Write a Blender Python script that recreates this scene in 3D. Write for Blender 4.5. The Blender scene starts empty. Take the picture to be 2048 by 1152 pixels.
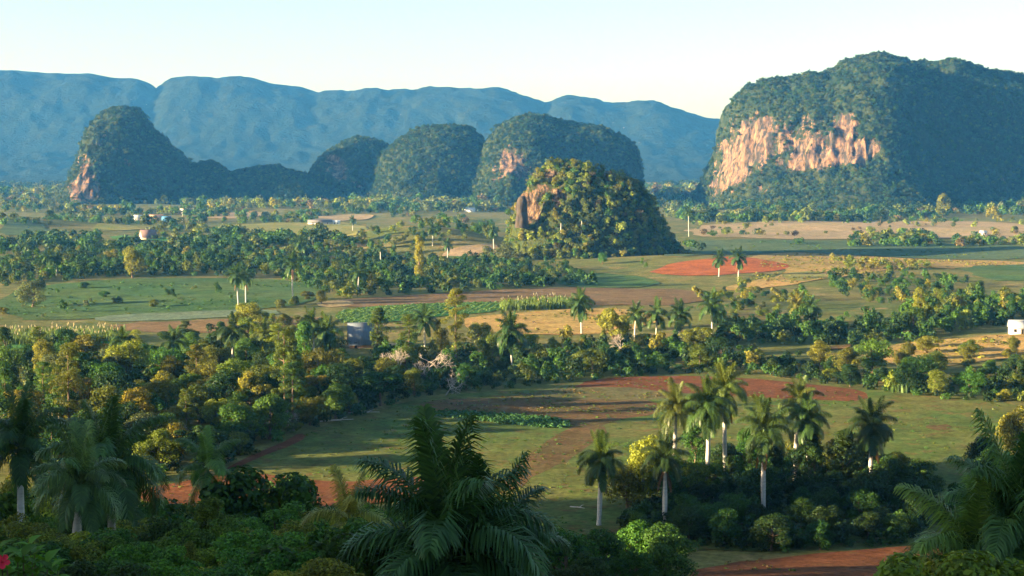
import bpy, math, random
import numpy as np
from mathutils import Vector, Matrix
from mathutils.geometry import delaunay_2d_cdt

SC = bpy.context.scene
COL = SC.collection
RAD = math.radians
rng = np.random.default_rng(11)
R = random.Random(5)

# ------------------------------------------------------------------ camera, sky, sun, exposure
CAM_Z = 65.0
F = 3250.0                                   # focal length in pixels of the 2048 wide photograph
PITCH = math.atan(256.0 / F)                 # horizon on row 320
cam_d = bpy.data.cameras.new('camera')
cam_d.sensor_width = 36.0
cam_d.lens = 36.0 * F / 2048.0
cam_d.clip_start = 0.5
cam_d.clip_end = 60000.0
cam = bpy.data.objects.new('camera', cam_d)
COL.objects.link(cam)
cam.location = (0, 0, CAM_Z)
cam.rotation_euler = (math.pi / 2 - PITCH, 0, 0)
SC.camera = cam

SUN_EL = 10.0
SUN_BEHIND = 15.0                            # degrees the sun stands behind a line due left of the camera
sx, sy = -math.cos(RAD(SUN_BEHIND)), -math.sin(RAD(SUN_BEHIND))
SUN_DIR = Vector((sx * math.cos(RAD(SUN_EL)), sy * math.cos(RAD(SUN_EL)), math.sin(RAD(SUN_EL))))

world = bpy.data.worlds.new('World')
SC.world = world
world.use_nodes = True
wn = world.node_tree.nodes
wl = world.node_tree.links
wn.clear()
sky_n = wn.new('ShaderNodeTexSky')
sky_n.sky_type = 'NISHITA'
sky_n.sun_disc = False
sky_n.sun_elevation = RAD(SUN_EL)
sky_n.sun_rotation = math.atan2(sx, sy)      # clockwise from +Y
sky_n.altitude = 100
sky_n.air_density = 1.0
sky_n.dust_density = 1.0
sky_n.ozone_density = 1.5
bg = wn.new('ShaderNodeBackground')
bg.inputs['Strength'].default_value = 0.053
wo = wn.new('ShaderNodeOutputWorld')
wl.new(sky_n.outputs[0], bg.inputs[0])
wl.new(bg.outputs[0], wo.inputs[0])

sun_d = bpy.data.lights.new('sun', 'SUN')
sun_d.energy = 5.0
sun_d.angle = RAD(0.6)
sun_d.color = (1.0, 0.78, 0.48)
sun = bpy.data.objects.new('sun', sun_d)
COL.objects.link(sun)
sun.rotation_euler = SUN_DIR.to_track_quat('Z', 'Y').to_euler()
sun.location = SUN_DIR * 500

SC.view_settings.view_transform = 'Standard'
SC.view_settings.look = 'None'
SC.view_settings.exposure = 2.55
SC.view_settings.gamma = 1.0
SC.view_settings.use_curve_mapping = False
SC.cycles.use_denoising = True
SC.cycles.max_bounces = 5
SC.cycles.diffuse_bounces = 2
SC.cycles.glossy_bounces = 1
SC.cycles.transmission_bounces = 2
SC.cycles.volume_bounces = 0
SC.cycles.transparent_max_bounces = 4

# ------------------------------------------------------------------ pixels to places
cp, sp = math.cos(PITCH), math.sin(PITCH)


def ray(u, v):
    a, b = u - 1024.0, v - 576.0
    return np.array((a, F * cp - b * sp, -F * sp - b * cp))


def at(u, v, y):
    """the point on the ray of pixel (u, v) at the distance y in front of the camera"""
    r = ray(u, v)
    r = r / r[1]
    return np.array((r[0] * y, y, CAM_Z + r[2] * y))


def vnoise(p, seed=0):
    """smooth 3-D value noise, numpy, -1..1"""
    p = np.asarray(p, float)
    i = np.floor(p).astype(np.int64)
    f = p - i
    f = f * f * (3 - 2 * f)
    out = np.zeros(len(p))
    for dx in (0, 1):
        for dy in (0, 1):
            for dz in (0, 1):
                n = (i[:, 0] + dx) * 374761393 + (i[:, 1] + dy) * 668265263 + (i[:, 2] + dz) * 2147483647 + seed * 1274126177
                n = (n ^ (n >> 13)) * 1274126177
                n = (n ^ (n >> 16)) & 0xffff
                w = (f[:, 0] if dx else 1 - f[:, 0]) * (f[:, 1] if dy else 1 - f[:, 1]) * (f[:, 2] if dz else 1 - f[:, 2])
                out += w * (n / 32767.5 - 1)
    return out


def fbm(p, octaves=4, seed=0):
    p = np.asarray(p, float)
    s, a, tot = 0, 1.0, 0
    for o in range(octaves):
        s = s + a * vnoise(p, seed + o * 17)
        tot += a
        p = p * 2.03 + 11.3
        a *= 0.52
    return s / tot


HY = [-900, -400, -120, 0, 25, 60, 100, 150, 200, 240, 262, 300]
HZ = [150, 130, 90, 61, 56, 46.5, 36.5, 23.5, 10.5, 2.5, 0.6, 0]
_hy = np.arange(-950, 420, 5.0)
_hz = np.interp(_hy, HY, HZ)
for _ in range(14):
    _hz[1:-1] = _hz[:-2] * 0.25 + _hz[1:-1] * 0.5 + _hz[2:] * 0.25
BUMPS = [  # x, y, radius x, radius y, height
    (-70, 1180, 75, 60, 17),      # low wooded hill
    (-560, 1500, 170, 120, 17),   # grassy rise at the left edge
    (120, 1010, 60, 70, 4.5),     # red field slope
    (185, 690, 70, 60, 3.0),
    (230, 560, 70, 40, 4.0),      # golden slope at the right
    (150, 440, 90, 50, 1.5),
    (-130, 430, 60, 60, 2.5),
    (-300, 2050, 120, 60, 6),
    (-350, 205, 62, 44, 40),     # unseen rise added left of the frame to shade the palm thicket
]


def hgt(x, y):
    x = np.asarray(x, float)
    y = np.asarray(y, float)
    z = np.interp(y, _hy, _hz)
    z = z + np.interp(y, [20, 130], [84, 44]) * np.exp(-((x + 360) / 85) ** 2) / (1 + np.exp((y - 205) / 16)) * np.clip((y + 500) / 500, 0, 1)  # unseen left spur, its height shaped to shade the near slope
    amp = np.clip((y - 280) / 250, 0, 1)
    z = z + amp * (0.8 * np.sin(x / 31 + 1.3 * np.sin(y / 47)) * np.sin(y / 38 + 0.7) + 0.9 * np.sin(x / 77 + y / 61 + 2))
    for bx, by, rx, ry, bh in BUMPS:
        z = z + bh * np.exp(-((x - bx) / rx) ** 2 - ((y - by) / ry) ** 2)
    return z


_T = np.concatenate([np.linspace(15, 300, 120), np.geomspace(303, 5000, 420)])


def ground(u, v):
    """where the ray of pixel (u, v) meets the ground"""
    r = ray(u, v)
    r = r / r[1]
    z = CAM_Z + r[2] * _T
    below = z < hgt(r[0] * _T, _T)
    k = int(np.argmax(below)) if below.any() else len(_T) - 1
    a, b = _T[max(k - 1, 0)], _T[k]
    for _ in range(14):
        m = (a + b) / 2
        if CAM_Z + r[2] * m < hgt(r[0] * m, m):
            b = m
        else:
            a = m
    y = (a + b) / 2
    return np.array((r[0] * y, y, float(hgt(r[0] * y, y))))


def pix(p):
    d = np.asarray(p, float) - (0, 0, CAM_Z)
    yc = d[1] * cp - d[2] * sp
    zc = d[1] * sp + d[2] * cp
    return 1024 + F * d[0] / yc, 576 - F * zc / yc


# ------------------------------------------------------------------ materials
def new_mat(name):
    m = bpy.data.materials.new(name)
    m.use_nodes = True
    n = m.node_tree.nodes
    n.clear()
    out = n.new('ShaderNodeOutputMaterial')
    return m, n, m.node_tree.links, out


def noise_node(n, l, coord, scale, detail=4, rough=0.6, stretch=None):
    t = n.new('ShaderNodeTexNoise')
    t.inputs['Scale'].default_value = scale
    t.inputs['Detail'].default_value = detail
    t.inputs['Roughness'].default_value = rough
    if stretch:
        mp = n.new('ShaderNodeMapping')
        mp.inputs['Scale'].default_value = stretch
        l.new(coord, mp.inputs[0])
        l.new(mp.outputs[0], t.inputs['Vector'])
    else:
        l.new(coord, t.inputs['Vector'])
    return t.outputs[0]


def ramp(n, l, fac, stops):
    r = n.new('ShaderNodeValToRGB')
    e = r.color_ramp.elements
    while len(e) < len(stops):
        e.new(0.5)
    for k, (pos, c) in enumerate(stops):
        e[k].position = pos
        e[k].color = (c[0], c[1], c[2], 1) if hasattr(c, '__len__') else (c, c, c, 1)
    l.new(fac, r.inputs[0])
    return r.outputs[0]


def mixc(n, l, fac, a, b, mode='MIX'):
    m = n.new('ShaderNodeMix')
    m.data_type = 'RGBA'
    m.blend_type = mode
    for sock, val in ((m.inputs[0], fac), (m.inputs[6], a), (m.inputs[7], b)):
        if hasattr(val, 'is_output'):
            l.new(val, sock)
        elif hasattr(val, '__len__'):
            sock.default_value = (val[0], val[1], val[2], 1)
        else:
            sock.default_value = val
    return m.outputs[2]


def finish(n, l, out, colour, rough=0.9, bump=None, bstr=0.4, bdist=0.3, spec=0.15):
    b = n.new('ShaderNodeBsdfPrincipled')
    b.inputs['Roughness'].default_value = rough
    b.inputs['Specular IOR Level'].default_value = spec
    if hasattr(colour, 'is_output'):
        l.new(colour, b.inputs['Base Color'])
    else:
        b.inputs['Base Color'].default_value = (*colour, 1)
    if bump is not None:
        bn = n.new('ShaderNodeBump')
        bn.inputs['Strength'].default_value = bstr
        bn.inputs['Distance'].default_value = bdist
        l.new(bump, bn.inputs['Height'])
        l.new(bn.outputs[0], b.inputs['Normal'])
    l.new(b.outputs[0], out.inputs[0])
    return b


def field_mat(name, c1, c2, c3=None, patch=0.03, fine=0.7, bstr=0.6, bdist=0.5, rows=None):
    """patchy ground cover: c1/c2 in broad patches, c3 as thin worn spots, fine speckle and relief; rows = (angle, wavelength)"""
    m, n, l, out = new_mat(name)
    tc = n.new('ShaderNodeTexCoord')
    co = tc.outputs['Object']
    big = noise_node(n, l, co, patch, 5, 0.65)
    col = ramp(n, l, big, [(0.38, c1), (0.62, c2)])
    mid = noise_node(n, l, co, patch * 5.3, 5, 0.7)
    if c3:
        col = mixc(n, l, ramp(n, l, mid, [(0.54, 0), (0.68, 1)]), col, c3)
    fn = noise_node(n, l, co, fine, 6, 0.75)
    col = mixc(n, l, 1.0, col, ramp(n, l, fn, [(0.3, 0.5), (0.7, 1.45)]), 'MULTIPLY')
    mid2 = noise_node(n, l, co, 0.13, 4, 0.6)
    col = mixc(n, l, 1.0, col, ramp(n, l, mid2, [(0.3, 0.72), (0.7, 1.25)]), 'MULTIPLY')
    h = fn
    if rows:
        w = n.new('ShaderNodeTexWave')
        w.inputs['Scale'].default_value = 2 * math.pi / 20.0 / rows[1] * 1.0
        w.inputs['Distortion'].default_value = 1.2
        w.inputs['Detail'].default_value = 2
        mp = n.new('ShaderNodeMapping')
        mp.inputs['Rotation'].default_value = (0, 0, RAD(rows[0]))
        l.new(co, mp.inputs[0])
        l.new(mp.outputs[0], w.inputs[0])
        col = mixc(n, l, 1.0, col, ramp(n, l, w.outputs[1], [(0.2, 0.88), (0.8, 1.08)]), 'MULTIPLY')
        add = n.new('ShaderNodeMath')
        add.operation = 'MULTIPLY_ADD'
        add.inputs[1].default_value = 0.25
        l.new(w.outputs[1], add.inputs[0])
        l.new(fn, add.inputs[2])
        h = add.outputs[0]
    finish(n, l, out, col, 0.95, h, bstr, bdist, 0.05)
    return m


SOIL = (0.175, 0.066, 0.03)
SOIL_D = (0.115, 0.05, 0.025)
M = {}
M['ground'] = field_mat('valley_grass', (0.09, 0.12, 0.034), (0.165, 0.15, 0.05), (0.25, 0.185, 0.08), 0.011)
M['pasture'] = field_mat('short_pasture', (0.07, 0.12, 0.028), (0.12, 0.125, 0.038), (0.15, 0.095, 0.04), 0.03)
M['green'] = field_mat('green_pasture', (0.05, 0.11, 0.035), (0.085, 0.13, 0.04), None, 0.02)
M['blue_green'] = field_mat('tall_green_grass', (0.06, 0.105, 0.05), (0.09, 0.125, 0.06), None, 0.02)
M['bright'] = field_mat('young_crop', (0.06, 0.19, 0.045), (0.09, 0.2, 0.05), None, 0.05, rows=(70, 2.0))
M['yellow_green'] = field_mat('dry_green_grass', (0.16, 0.19, 0.05), (0.26, 0.23, 0.07), None, 0.02)
M['soil'] = field_mat('red_soil', SOIL, SOIL_D, (0.15, 0.08, 0.038), 0.05, 0.9, 0.8, 0.35, rows=(72, 1.3))
M['soil_vivid'] = field_mat('vivid_red_soil', (0.35, 0.108, 0.03), (0.28, 0.085, 0.028), None, 0.04, 0.6, 0.6, 0.3, rows=(80, 2.4))
M['soil_brown'] = field_mat('brown_worn_soil', (0.125, 0.074, 0.036), (0.105, 0.082, 0.034), (0.09, 0.10, 0.034), 0.06, 0.8)
M['brown'] = field_mat('brown_stubble', (0.15, 0.10, 0.055), (0.19, 0.125, 0.06), (0.1, 0.1, 0.04), 0.03)
M['gold'] = field_mat('gold_stubble', (0.36, 0.24, 0.085), (0.27, 0.21, 0.07), (0.42, 0.22, 0.1), 0.03, bdist=1.0)
M['tan'] = field_mat('tan_stubble', (0.36, 0.26, 0.15), (0.27, 0.22, 0.11), (0.4, 0.3, 0.2), 0.018)
M['grey_green'] = field_mat('grey_green_crop', (0.11, 0.16, 0.10), (0.14, 0.18, 0.11), None, 0.03)
M['weeds'] = field_mat('weedy_strip', (0.10, 0.10, 0.045), (0.13, 0.12, 0.05), (0.18, 0.12, 0.06), 0.06)


def leaf_mat(name, colour=None, transl=0.35, var=0.55, rough=0.6):
    m, n, l, out = new_mat(name)
    if colour is None:
        oi = n.new('ShaderNodeObjectInfo')
        base = oi.outputs['Color']
    elif colour == 'instancer':
        a = n.new('ShaderNodeAttribute')
        a.attribute_type = 'INSTANCER'
        a.attribute_name = 'tint'
        base = a.outputs['Color']
    elif colour == 'attr':
        a = n.new('ShaderNodeAttribute')
        a.attribute_name = 'tint'
        base = a.outputs['Color']
    else:
        rgb = n.new('ShaderNodeRGB')
        rgb.outputs[0].default_value = (*colour, 1)
        base = rgb.outputs[0]
    g = n.new('ShaderNodeNewGeometry')
    mr = ramp(n, l, g.outputs['Random Per Island'], [(0.0, (1 - var, 1 - var, 1 - var * 0.8)), (0.75, (1 + var * 0.35, 1 + var * 0.3, 1)), (1.0, (1 + var * 1.2, 1 + var * 0.8, 1))])
    col = mixc(n, l, 1.0, base, mr, 'MULTIPLY')
    d = n.new('ShaderNodeBsdfPrincipled')
    d.inputs['Roughness'].default_value = rough
    d.inputs['Specular IOR Level'].default_value = 0.2
    l.new(col, d.inputs['Base Color'])
    t = n.new('ShaderNodeBsdfTranslucent')
    tcol = mixc(n, l, 1.0, col, (1.35, 1.25, 0.55), 'MULTIPLY')
    l.new(tcol, t.inputs[0])
    mx = n.new('ShaderNodeMixShader')
    mx.inputs[0].default_value = transl
    l.new(d.outputs[0], mx.inputs[1])
    l.new(t.outputs[0], mx.inputs[2])
    l.new(mx.outputs[0], out.inputs[0])
    return m


M['leaf'] = leaf_mat('leaf')
M['leaf_inst'] = leaf_mat('far_leaves', 'instancer', 0.25, 0.4)
M['leaf_far'] = leaf_mat('far_leaf', 'attr', 0.25, 0.4)
M['frond'] = leaf_mat('palm_leaflets', None, 0.3, 0.4, 0.4)
M['cane'] = leaf_mat('cane_blades', 'attr', 0.35, 0.4)


def simple(name, c, rough=0.8, scale=4.0, var=0.35, bstr=0.3, bdist=0.05, stretch=None, spec=0.2):
    m, n, l, out = new_mat(name)
    tc = n.new('ShaderNodeTexCoord')
    f = noise_node(n, l, tc.outputs['Object'], scale, 5, 0.65, stretch)
    col = mixc(n, l, 1.0, c, ramp(n, l, f, [(0.3, 1 - var), (0.7, 1 + var)]), 'MULTIPLY')
    finish(n, l, out, col, rough, f, bstr, bdist, spec)
    return m


M['bark'] = simple('bark', (0.13, 0.095, 0.065), 0.9, 3.0, 0.5, 0.6, 0.1, (1, 1, 0.25))
M['pale_bark'] = simple('pale_dead_wood', (0.42, 0.36, 0.31), 0.85, 3.0, 0.3, 0.4, 0.05, (1, 1, 0.25))
M['palm_bark'] = simple('pale_palm_trunk', (0.45, 0.43, 0.4), 0.8, 1.2, 0.22, 0.3, 0.04, (1, 1, 3.5))
M['crownshaft'] = simple('green_crownshaft', (0.10, 0.16, 0.05), 0.5, 2.0, 0.25)
M['dead_frond'] = leaf_mat('dry_frond', (0.26, 0.15, 0.07), 0.2, 0.4)
M['rachis'] = simple('frond_rachis', (0.12, 0.17, 0.05), 0.5)
M['plume'] = leaf_mat('cane_plume', (0.55, 0.47, 0.36), 0.4, 0.25)


# ------------------------------------------------------------------ mesh helpers
def mesh_np(name, verts, faces, mat, smooth=False):
    """verts (n,3); faces (m,k) array of equal-sided polygons"""
    me = bpy.data.meshes.new(name)
    verts = np.ascontiguousarray(verts, np.float32)
    faces = np.ascontiguousarray(faces, np.int32)
    k = faces.shape[1]
    me.vertices.add(len(verts))
    me.vertices.foreach_set('co', verts.ravel())
    me.loops.add(faces.size)
    me.loops.foreach_set('vertex_index', faces.ravel())
    me.polygons.add(len(faces))
    me.polygons.foreach_set('loop_start', np.arange(0, faces.size, k, dtype=np.int32))
    me.polygons.foreach_set('loop_total', np.full(len(faces), k, np.int32))
    if smooth:
        me.polygons.foreach_set('use_smooth', np.ones(len(faces), bool))
    me.update(calc_edges=True)
    me.validate()
    if mat is not None:
        me.materials.append(mat)
    return me


def link(name, data, parent=None, loc=None, rotz=None, scale=None):
    o = bpy.data.objects.new(name, data)
    COL.objects.link(o)
    if parent is not None:
        o.parent = parent
    if loc is not None:
        o.location = [float(c) for c in loc]
    if rotz is not None:
        o.rotation_euler = (0, 0, rotz)
    if scale is not None:
        o.scale = (scale, scale, scale) if not hasattr(scale, '__len__') else scale
    return o


def tag(o, label, cat=None, group=None, kind=None):
    o['label'] = label
    if cat:
        o['category'] = cat
    if group:
        o['group'] = group
    if kind:
        o['kind'] = kind
    return o


def structure(o):
    o['kind'] = 'structure'
    return o


def norm(a):
    return a / np.maximum(np.linalg.norm(a, axis=-1, keepdims=True), 1e-9)


def tube(points, radii, sides=6):
    """verts and quads of a tapered tube"""
    P = np.asarray(points, float)
    n = len(P)
    T = norm(np.gradient(P, axis=0))
    ref = np.where(np.abs(T[:, 2:3]) > 0.9, np.array([[1.0, 0, 0]]), np.array([[0, 0, 1.0]]))
    A = norm(np.cross(T, ref))
    B = np.cross(T, A)
    ang = np.linspace(0, 2 * math.pi, sides, endpoint=False)
    ring = A[:, None, :] * np.cos(ang)[None, :, None] + B[:, None, :] * np.sin(ang)[None, :, None]
    V = P[:, None, :] + ring * np.asarray(radii, float)[:, None, None]
    V = V.reshape(-1, 3)
    q = []
    for i in range(n - 1):
        for j in range(sides):
            a = i * sides + j
            b = i * sides + (j + 1) % sides
            q.append((a, b, b + sides, a + sides))
    return V, np.array(q)


def join(parts):
    V, Q, off = [], [], 0
    for v, q in parts:
        V.append(v)
        Q.append(q + off)
        off += len(v)
    return np.concatenate(V), np.concatenate(Q)


def kites(C, N, S, g, aspect=0.6):
    """leaf-shaped quads at C facing N, S long"""
    r = g.normal(size=C.shape)
    t = norm(np.cross(N, r))
    b = np.cross(N, t)
    S = S[:, None]
    fold = N * S * 0.12
    V = np.stack([C - t * S * 0.5, C + b * S * aspect * 0.5 + fold, C + t * S * 0.5, C - b * S * aspect * 0.5 + fold], 1).reshape(-1, 3)
    Q = np.arange(len(C) * 4).reshape(-1, 4)
    return V, Q


def sphere_dirs(n, g, up=0.0):
    d = g.normal(size=(n, 3))
    d[:, 2] += up
    return norm(d)


def clump_leaves(cc, rc, n, size, g, flat=0.75, up=0.35):
    """n leaves spread over clump shells with centres cc and radii rc"""
    w = rc ** 2 / np.sum(rc ** 2)
    k = g.choice(len(cc), n, p=w)
    d = sphere_dirs(n, g, up)
    rad = rc[k] * (0.55 + 0.5 * g.random(n) ** 0.6)
    C = cc[k] + d * rad[:, None] * np.array([1, 1, flat])
    N = norm(d * 0.9 + np.array([0, 0, 0.35]) + g.normal(size=(n, 3)) * 0.45)
    return C, N, size * (0.65 + 0.7 * g.random(n))


LEAVES = {'near': (1.0, 1.0), 'mid': (0.45, 1.55), 'far': (0.12, 2.7)}   # share of leaves, growth of each


def make_crown(kind, lod, seed):
    """returns (trunk mesh, crown mesh, height) of one tree form"""
    g = np.random.default_rng(seed)
    if kind == 'round':
        H, Rw, z0, nc, rcl, nl, ls, flat = 10.0, 4.5, 1.6, 34, (0.24, 0.42), 15000, 0.27, 0.8
    elif kind == 'spread':
        H, Rw, z0, nc, rcl, nl, ls, flat = 8.5, 5.4, 3.4, 30, (0.18, 0.32), 13000, 0.27, 0.55
    elif kind == 'tall':
        H, Rw, z0, nc, rcl, nl, ls, flat = 17.0, 3.0, 3.5, 38, (0.3, 0.55), 14000, 0.28, 1.0
    elif kind == 'pine':
        H, Rw, z0, nc, rcl, nl, ls, flat = 17.0, 4.2, 5.0, 52, (0.16, 0.34), 17000, 0.24, 0.5
    else:  # shrub
        H, Rw, z0, nc, rcl, nl, ls, flat = 3.4, 2.3, 0.0, 16, (0.28, 0.5), 6500, 0.2, 0.85
    if lod == 'near':
        nc, rcl = int(nc * 2.4), (rcl[0] * 0.5, rcl[1] * 0.62)
    zc, hz = (H + z0) / 2, (H - z0) / 2
    d = sphere_dirs(nc, g, 0.25)
    rr = 0.35 + 0.6 * g.random(nc) ** 0.5
    rc = Rw * (rcl[0] + (rcl[1] - rcl[0]) * g.random(nc))
    lop = 1 + 0.28 * np.sin(np.arctan2(d[:, 1], d[:, 0]) * 2 + g.random() * 6) + 0.2 * np.sin(np.arctan2(d[:, 1], d[:, 0]) * 3 + g.random() * 6)
    cc = d * rr[:, None] * np.array([Rw, Rw, hz])
    cc[:, :2] *= lop[:, None] * 0.85
    if kind == 'pine':
        t = np.sort(g.random(nc) ** 0.8)
        lay = np.round(t * 8) / 8
        prof = np.interp(lay, [0, 0.35, 0.7, 1.0], [0.65, 1.0, 0.8, 0.3])
        a = g.random(nc) * 6.283
        q = g.random(nc) ** 0.6
        cc = np.stack([np.cos(a) * q * prof * Rw, np.sin(a) * q * prof * Rw, (lay - 0.5) * 2 * hz + g.normal(size=nc) * 0.35], 1)
    elif kind == 'tall':
        cc[:, 2] = (g.random(nc) * 2 - 1) * hz * 0.95
        w = np.sqrt(np.clip(1 - (cc[:, 2] / hz) ** 2, 0.1, 1))
        cc[:, :2] *= w[:, None]
    cc[:, 2] += zc - (0.1 * hz)
    cc[:, 2] = np.clip(cc[:, 2], rc * flat * (0.8 if z0 < 0.5 else 0.6) + z0 * 0.8, H - rc * flat * 0.9)
    share, grow = LEAVES[lod]
    n = int(nl * share)
    C, N, S = clump_leaves(cc, rc, n, ls * grow, g, flat)
    C[:, 2] = np.maximum(C[:, 2], 0.05)
    V, Q = kites(C, N, S, g, 0.62 if kind != 'pine' else 0.4)
    crown = mesh_np('crown_' + kind, V, Q, M['leaf'])
    parts = []
    sides = {'near': 9, 'mid': 6, 'far': 5}[lod]
    if kind != 'shrub':
        top = zc + hz * (0.75 if kind in ('pine', 'tall') else 0.25)
        bend = g.normal(size=2) * 0.35
        zz = np.linspace(-0.4, top, 7)
        pts = np.stack([bend[0] * np.sin(zz / H * 3), bend[1] * np.sin(zz / H * 2.4), zz], 1)
        r0 = 0.034 * H if kind in ('round', 'spread') else 0.019 * H
        parts.append(tube(pts, np.interp(zz, [-0.4, 0.3, top], [r0 * 1.45, r0, r0 * 0.3]), sides))
        order = g.permutation(nc)[: (12 if lod != 'far' else 5)]
        for k in order:
            s = np.array([np.interp(cc[k, 2] * 0.62, zz, pts[:, 0]), np.interp(cc[k, 2] * 0.62, zz, pts[:, 1]), min(cc[k, 2] * 0.62, top)])
            if kind == 'pine':
                s[2] = min(cc[k, 2] * 0.96, top)
            mid = (s + cc[k]) / 2 + np.array([0, 0, -0.06 * H * (kind != 'pine')])
            parts.append(tube([s, mid, cc[k]], [r0 * 0.42, r0 * 0.28, r0 * 0.1], max(sides - 2, 4)))
    else:
        for k in g.permutation(nc)[:7]:
            s = np.array([g.normal() * 0.12, g.normal() * 0.12, -0.15])
            parts.append(tube([s, (s + cc[k]) / 2 + g.normal(size=3) * 0.1, cc[k]], [0.05, 0.04, 0.015], 4))
    V, Q = join(parts)
    trunk = mesh_np('trunk_' + kind, V, Q, M['bark'], True)
    return trunk, crown, H


def bare_tree(seed, H=9.0, spread=1.0, depth=5):
    g = np.random.default_rng(seed)
    parts = []

    def grow(p, d, L, r, k):
        mid = p + d * L * 0.5 + g.normal(size=3) * L * 0.07
        e = p + d * L + g.normal(size=3) * L * 0.07
        parts.append(tube([p, mid, e], [r, r * 0.82, r * 0.62], 6 if k > 2 else 4))
        if k == 0:
            return
        for _ in range(3 if k > 1 else 4):
            nd = norm(d + g.normal(size=3) * 0.62 * spread + np.array([0, 0, 0.1]))
            grow(e, nd, L * (0.6 + 0.22 * g.random()), r * 0.6, k - 1)
    grow(np.array([0, 0, -0.3]), np.array([0.05, 0, 1.0]), H * 0.26, H * 0.027, depth)
    V, Q = join(parts)
    return mesh_np('bare_branches', V, Q, M['pale_bark'], True)


PROTO = {}


def proto(kind, lod, var):
    key = (kind, lod, var)
    if key not in PROTO:
        PROTO[key] = make_crown(kind, lod, hash(kind) % 1 + sum(map(ord, kind)) * 13 + var * 101 + len(lod))
    return PROTO[key]


# ------------------------------------------------------------------ ground sheet
ys = np.concatenate([np.arange(-600, 200, 8.0), np.arange(200, 700, 4.0), np.geomspace(700, 7600, 160)])
ss = np.sign(np.linspace(-1, 1, 281)) * 2.2 * np.abs(np.linspace(-1, 1, 281)) ** 1.6
gx = ss[None, :] * np.minimum(np.abs(ys)[:, None] * 0.62 + 260, 2900)
gy = np.repeat(ys[:, None], len(ss), 1)
gz = hgt(gx, gy) - 0.0
V = np.stack([gx, gy, gz], -1).reshape(-1, 3)
nx_, ny_ = len(ss), len(ys)
ii = (np.arange(ny_ - 1)[:, None] * nx_ + np.arange(nx_ - 1)[None, :]).ravel()
Q = np.stack([ii, ii + 1, ii + nx_ + 1, ii + nx_], 1)
structure(link('ground', mesh_np('ground', V, Q, M['ground'], True)))['label'] = 'grassy valley floor and the hillside below the viewpoint'

# ------------------------------------------------------------------ fields
FIELD_N = [0]


def roughen(P, amp):
    out = []
    for i in range(len(P)):
        a, b = P[i], P[(i + 1) % len(P)]
        L = np.hypot(*(b - a))
        step = max(1.5, amp * 2.2)
        n = max(1, min(60, int(L / step)))
        for k in range(n):
            out.append(a + (b - a) * k / n)
    out = np.array(out)
    w = np.stack([vnoise(np.c_[out / (amp * 5), np.full(len(out), 3.1)], 3), vnoise(np.c_[out / (amp * 5), np.full(len(out), 9.1)], 5)], 1)
    w += 0.5 * np.stack([vnoise(np.c_[out / (amp * 1.5), np.full(len(out), 3.1)], 8), vnoise(np.c_[out / (amp * 1.5), np.full(len(out), 9.1)], 9)], 1)
    return out + w * amp * 0.8


def smooth_closed(P, it=2):
    for _ in range(it):
        Qn = []
        for i in range(len(P)):
            a, b = P[i], P[(i + 1) % len(P)]
            Qn += [a * 0.75 + b * 0.25, a * 0.25 + b * 0.75]
        P = np.array(Qn)
    return P


def field(name, pts, mat, label, lift=None, rough=None):
    rough = rough or (2.2 if mat.startswith(('soil', 'weeds')) else 1.4)
    FIELD_N[0] += 1
    P = np.array([ground(u, v)[:2] for u, v in pts])
    d = P[:, 1].mean()
    P = smooth_closed(P, 1)
    P = roughen(P, rough * d / 330)
    lo, hi = P.min(0), P.max(0)
    s = max(4.0, (hi - lo).max() / 60)
    X, Y = np.meshgrid(np.arange(lo[0], hi[0], s), np.arange(lo[1], hi[1], s))
    G = np.c_[X.ravel(), Y.ravel()] + rng.normal(size=(X.size, 2)) * s * 0.1
    G = G[inside(G, P)]
    pts2 = [Vector(p) for p in P] + [Vector(p) for p in G]
    n = len(P)
    edges = [(i, (i + 1) % n) for i in range(n)]
    vo, eo, fo = delaunay_2d_cdt(pts2, edges, [], 1, 1e-4)[:3]
    vo = np.array([(p[0], p[1]) for p in vo])
    fo = np.array([f for f in fo if len(f) == 3])
    cen = vo[fo].mean(1)
    fo = fo[inside(cen, P)]
    z = hgt(vo[:, 0], vo[:, 1]) + 0.05 + FIELD_N[0] * 0.004 + np.maximum(vo[:, 1] - 400, 0) * 0.0004
    me = mesh_np(name, np.c_[vo, z], fo, M[mat], True)
    o = structure(link(name, me))
    o['label'] = label
    # faces up
    if me.polygons[0].normal.z < 0:
        me.flip_normals()
    return o


def inside(pts, poly):
    pts = np.asarray(pts)
    x, y = pts[:, 0], pts[:, 1]
    res = np.zeros(len(pts), bool)
    j = len(poly) - 1
    for i in range(len(poly)):
        xi, yi = poly[i]
        xj, yj = poly[j]
        c = ((yi > y) != (yj > y))
        with np.errstate(divide='ignore', invalid='ignore'):
            c &= x < (xj - xi) * (y - yi) / (yj - yi + 1e-12) + xi
        res ^= c
        j = i
    return res


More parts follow.
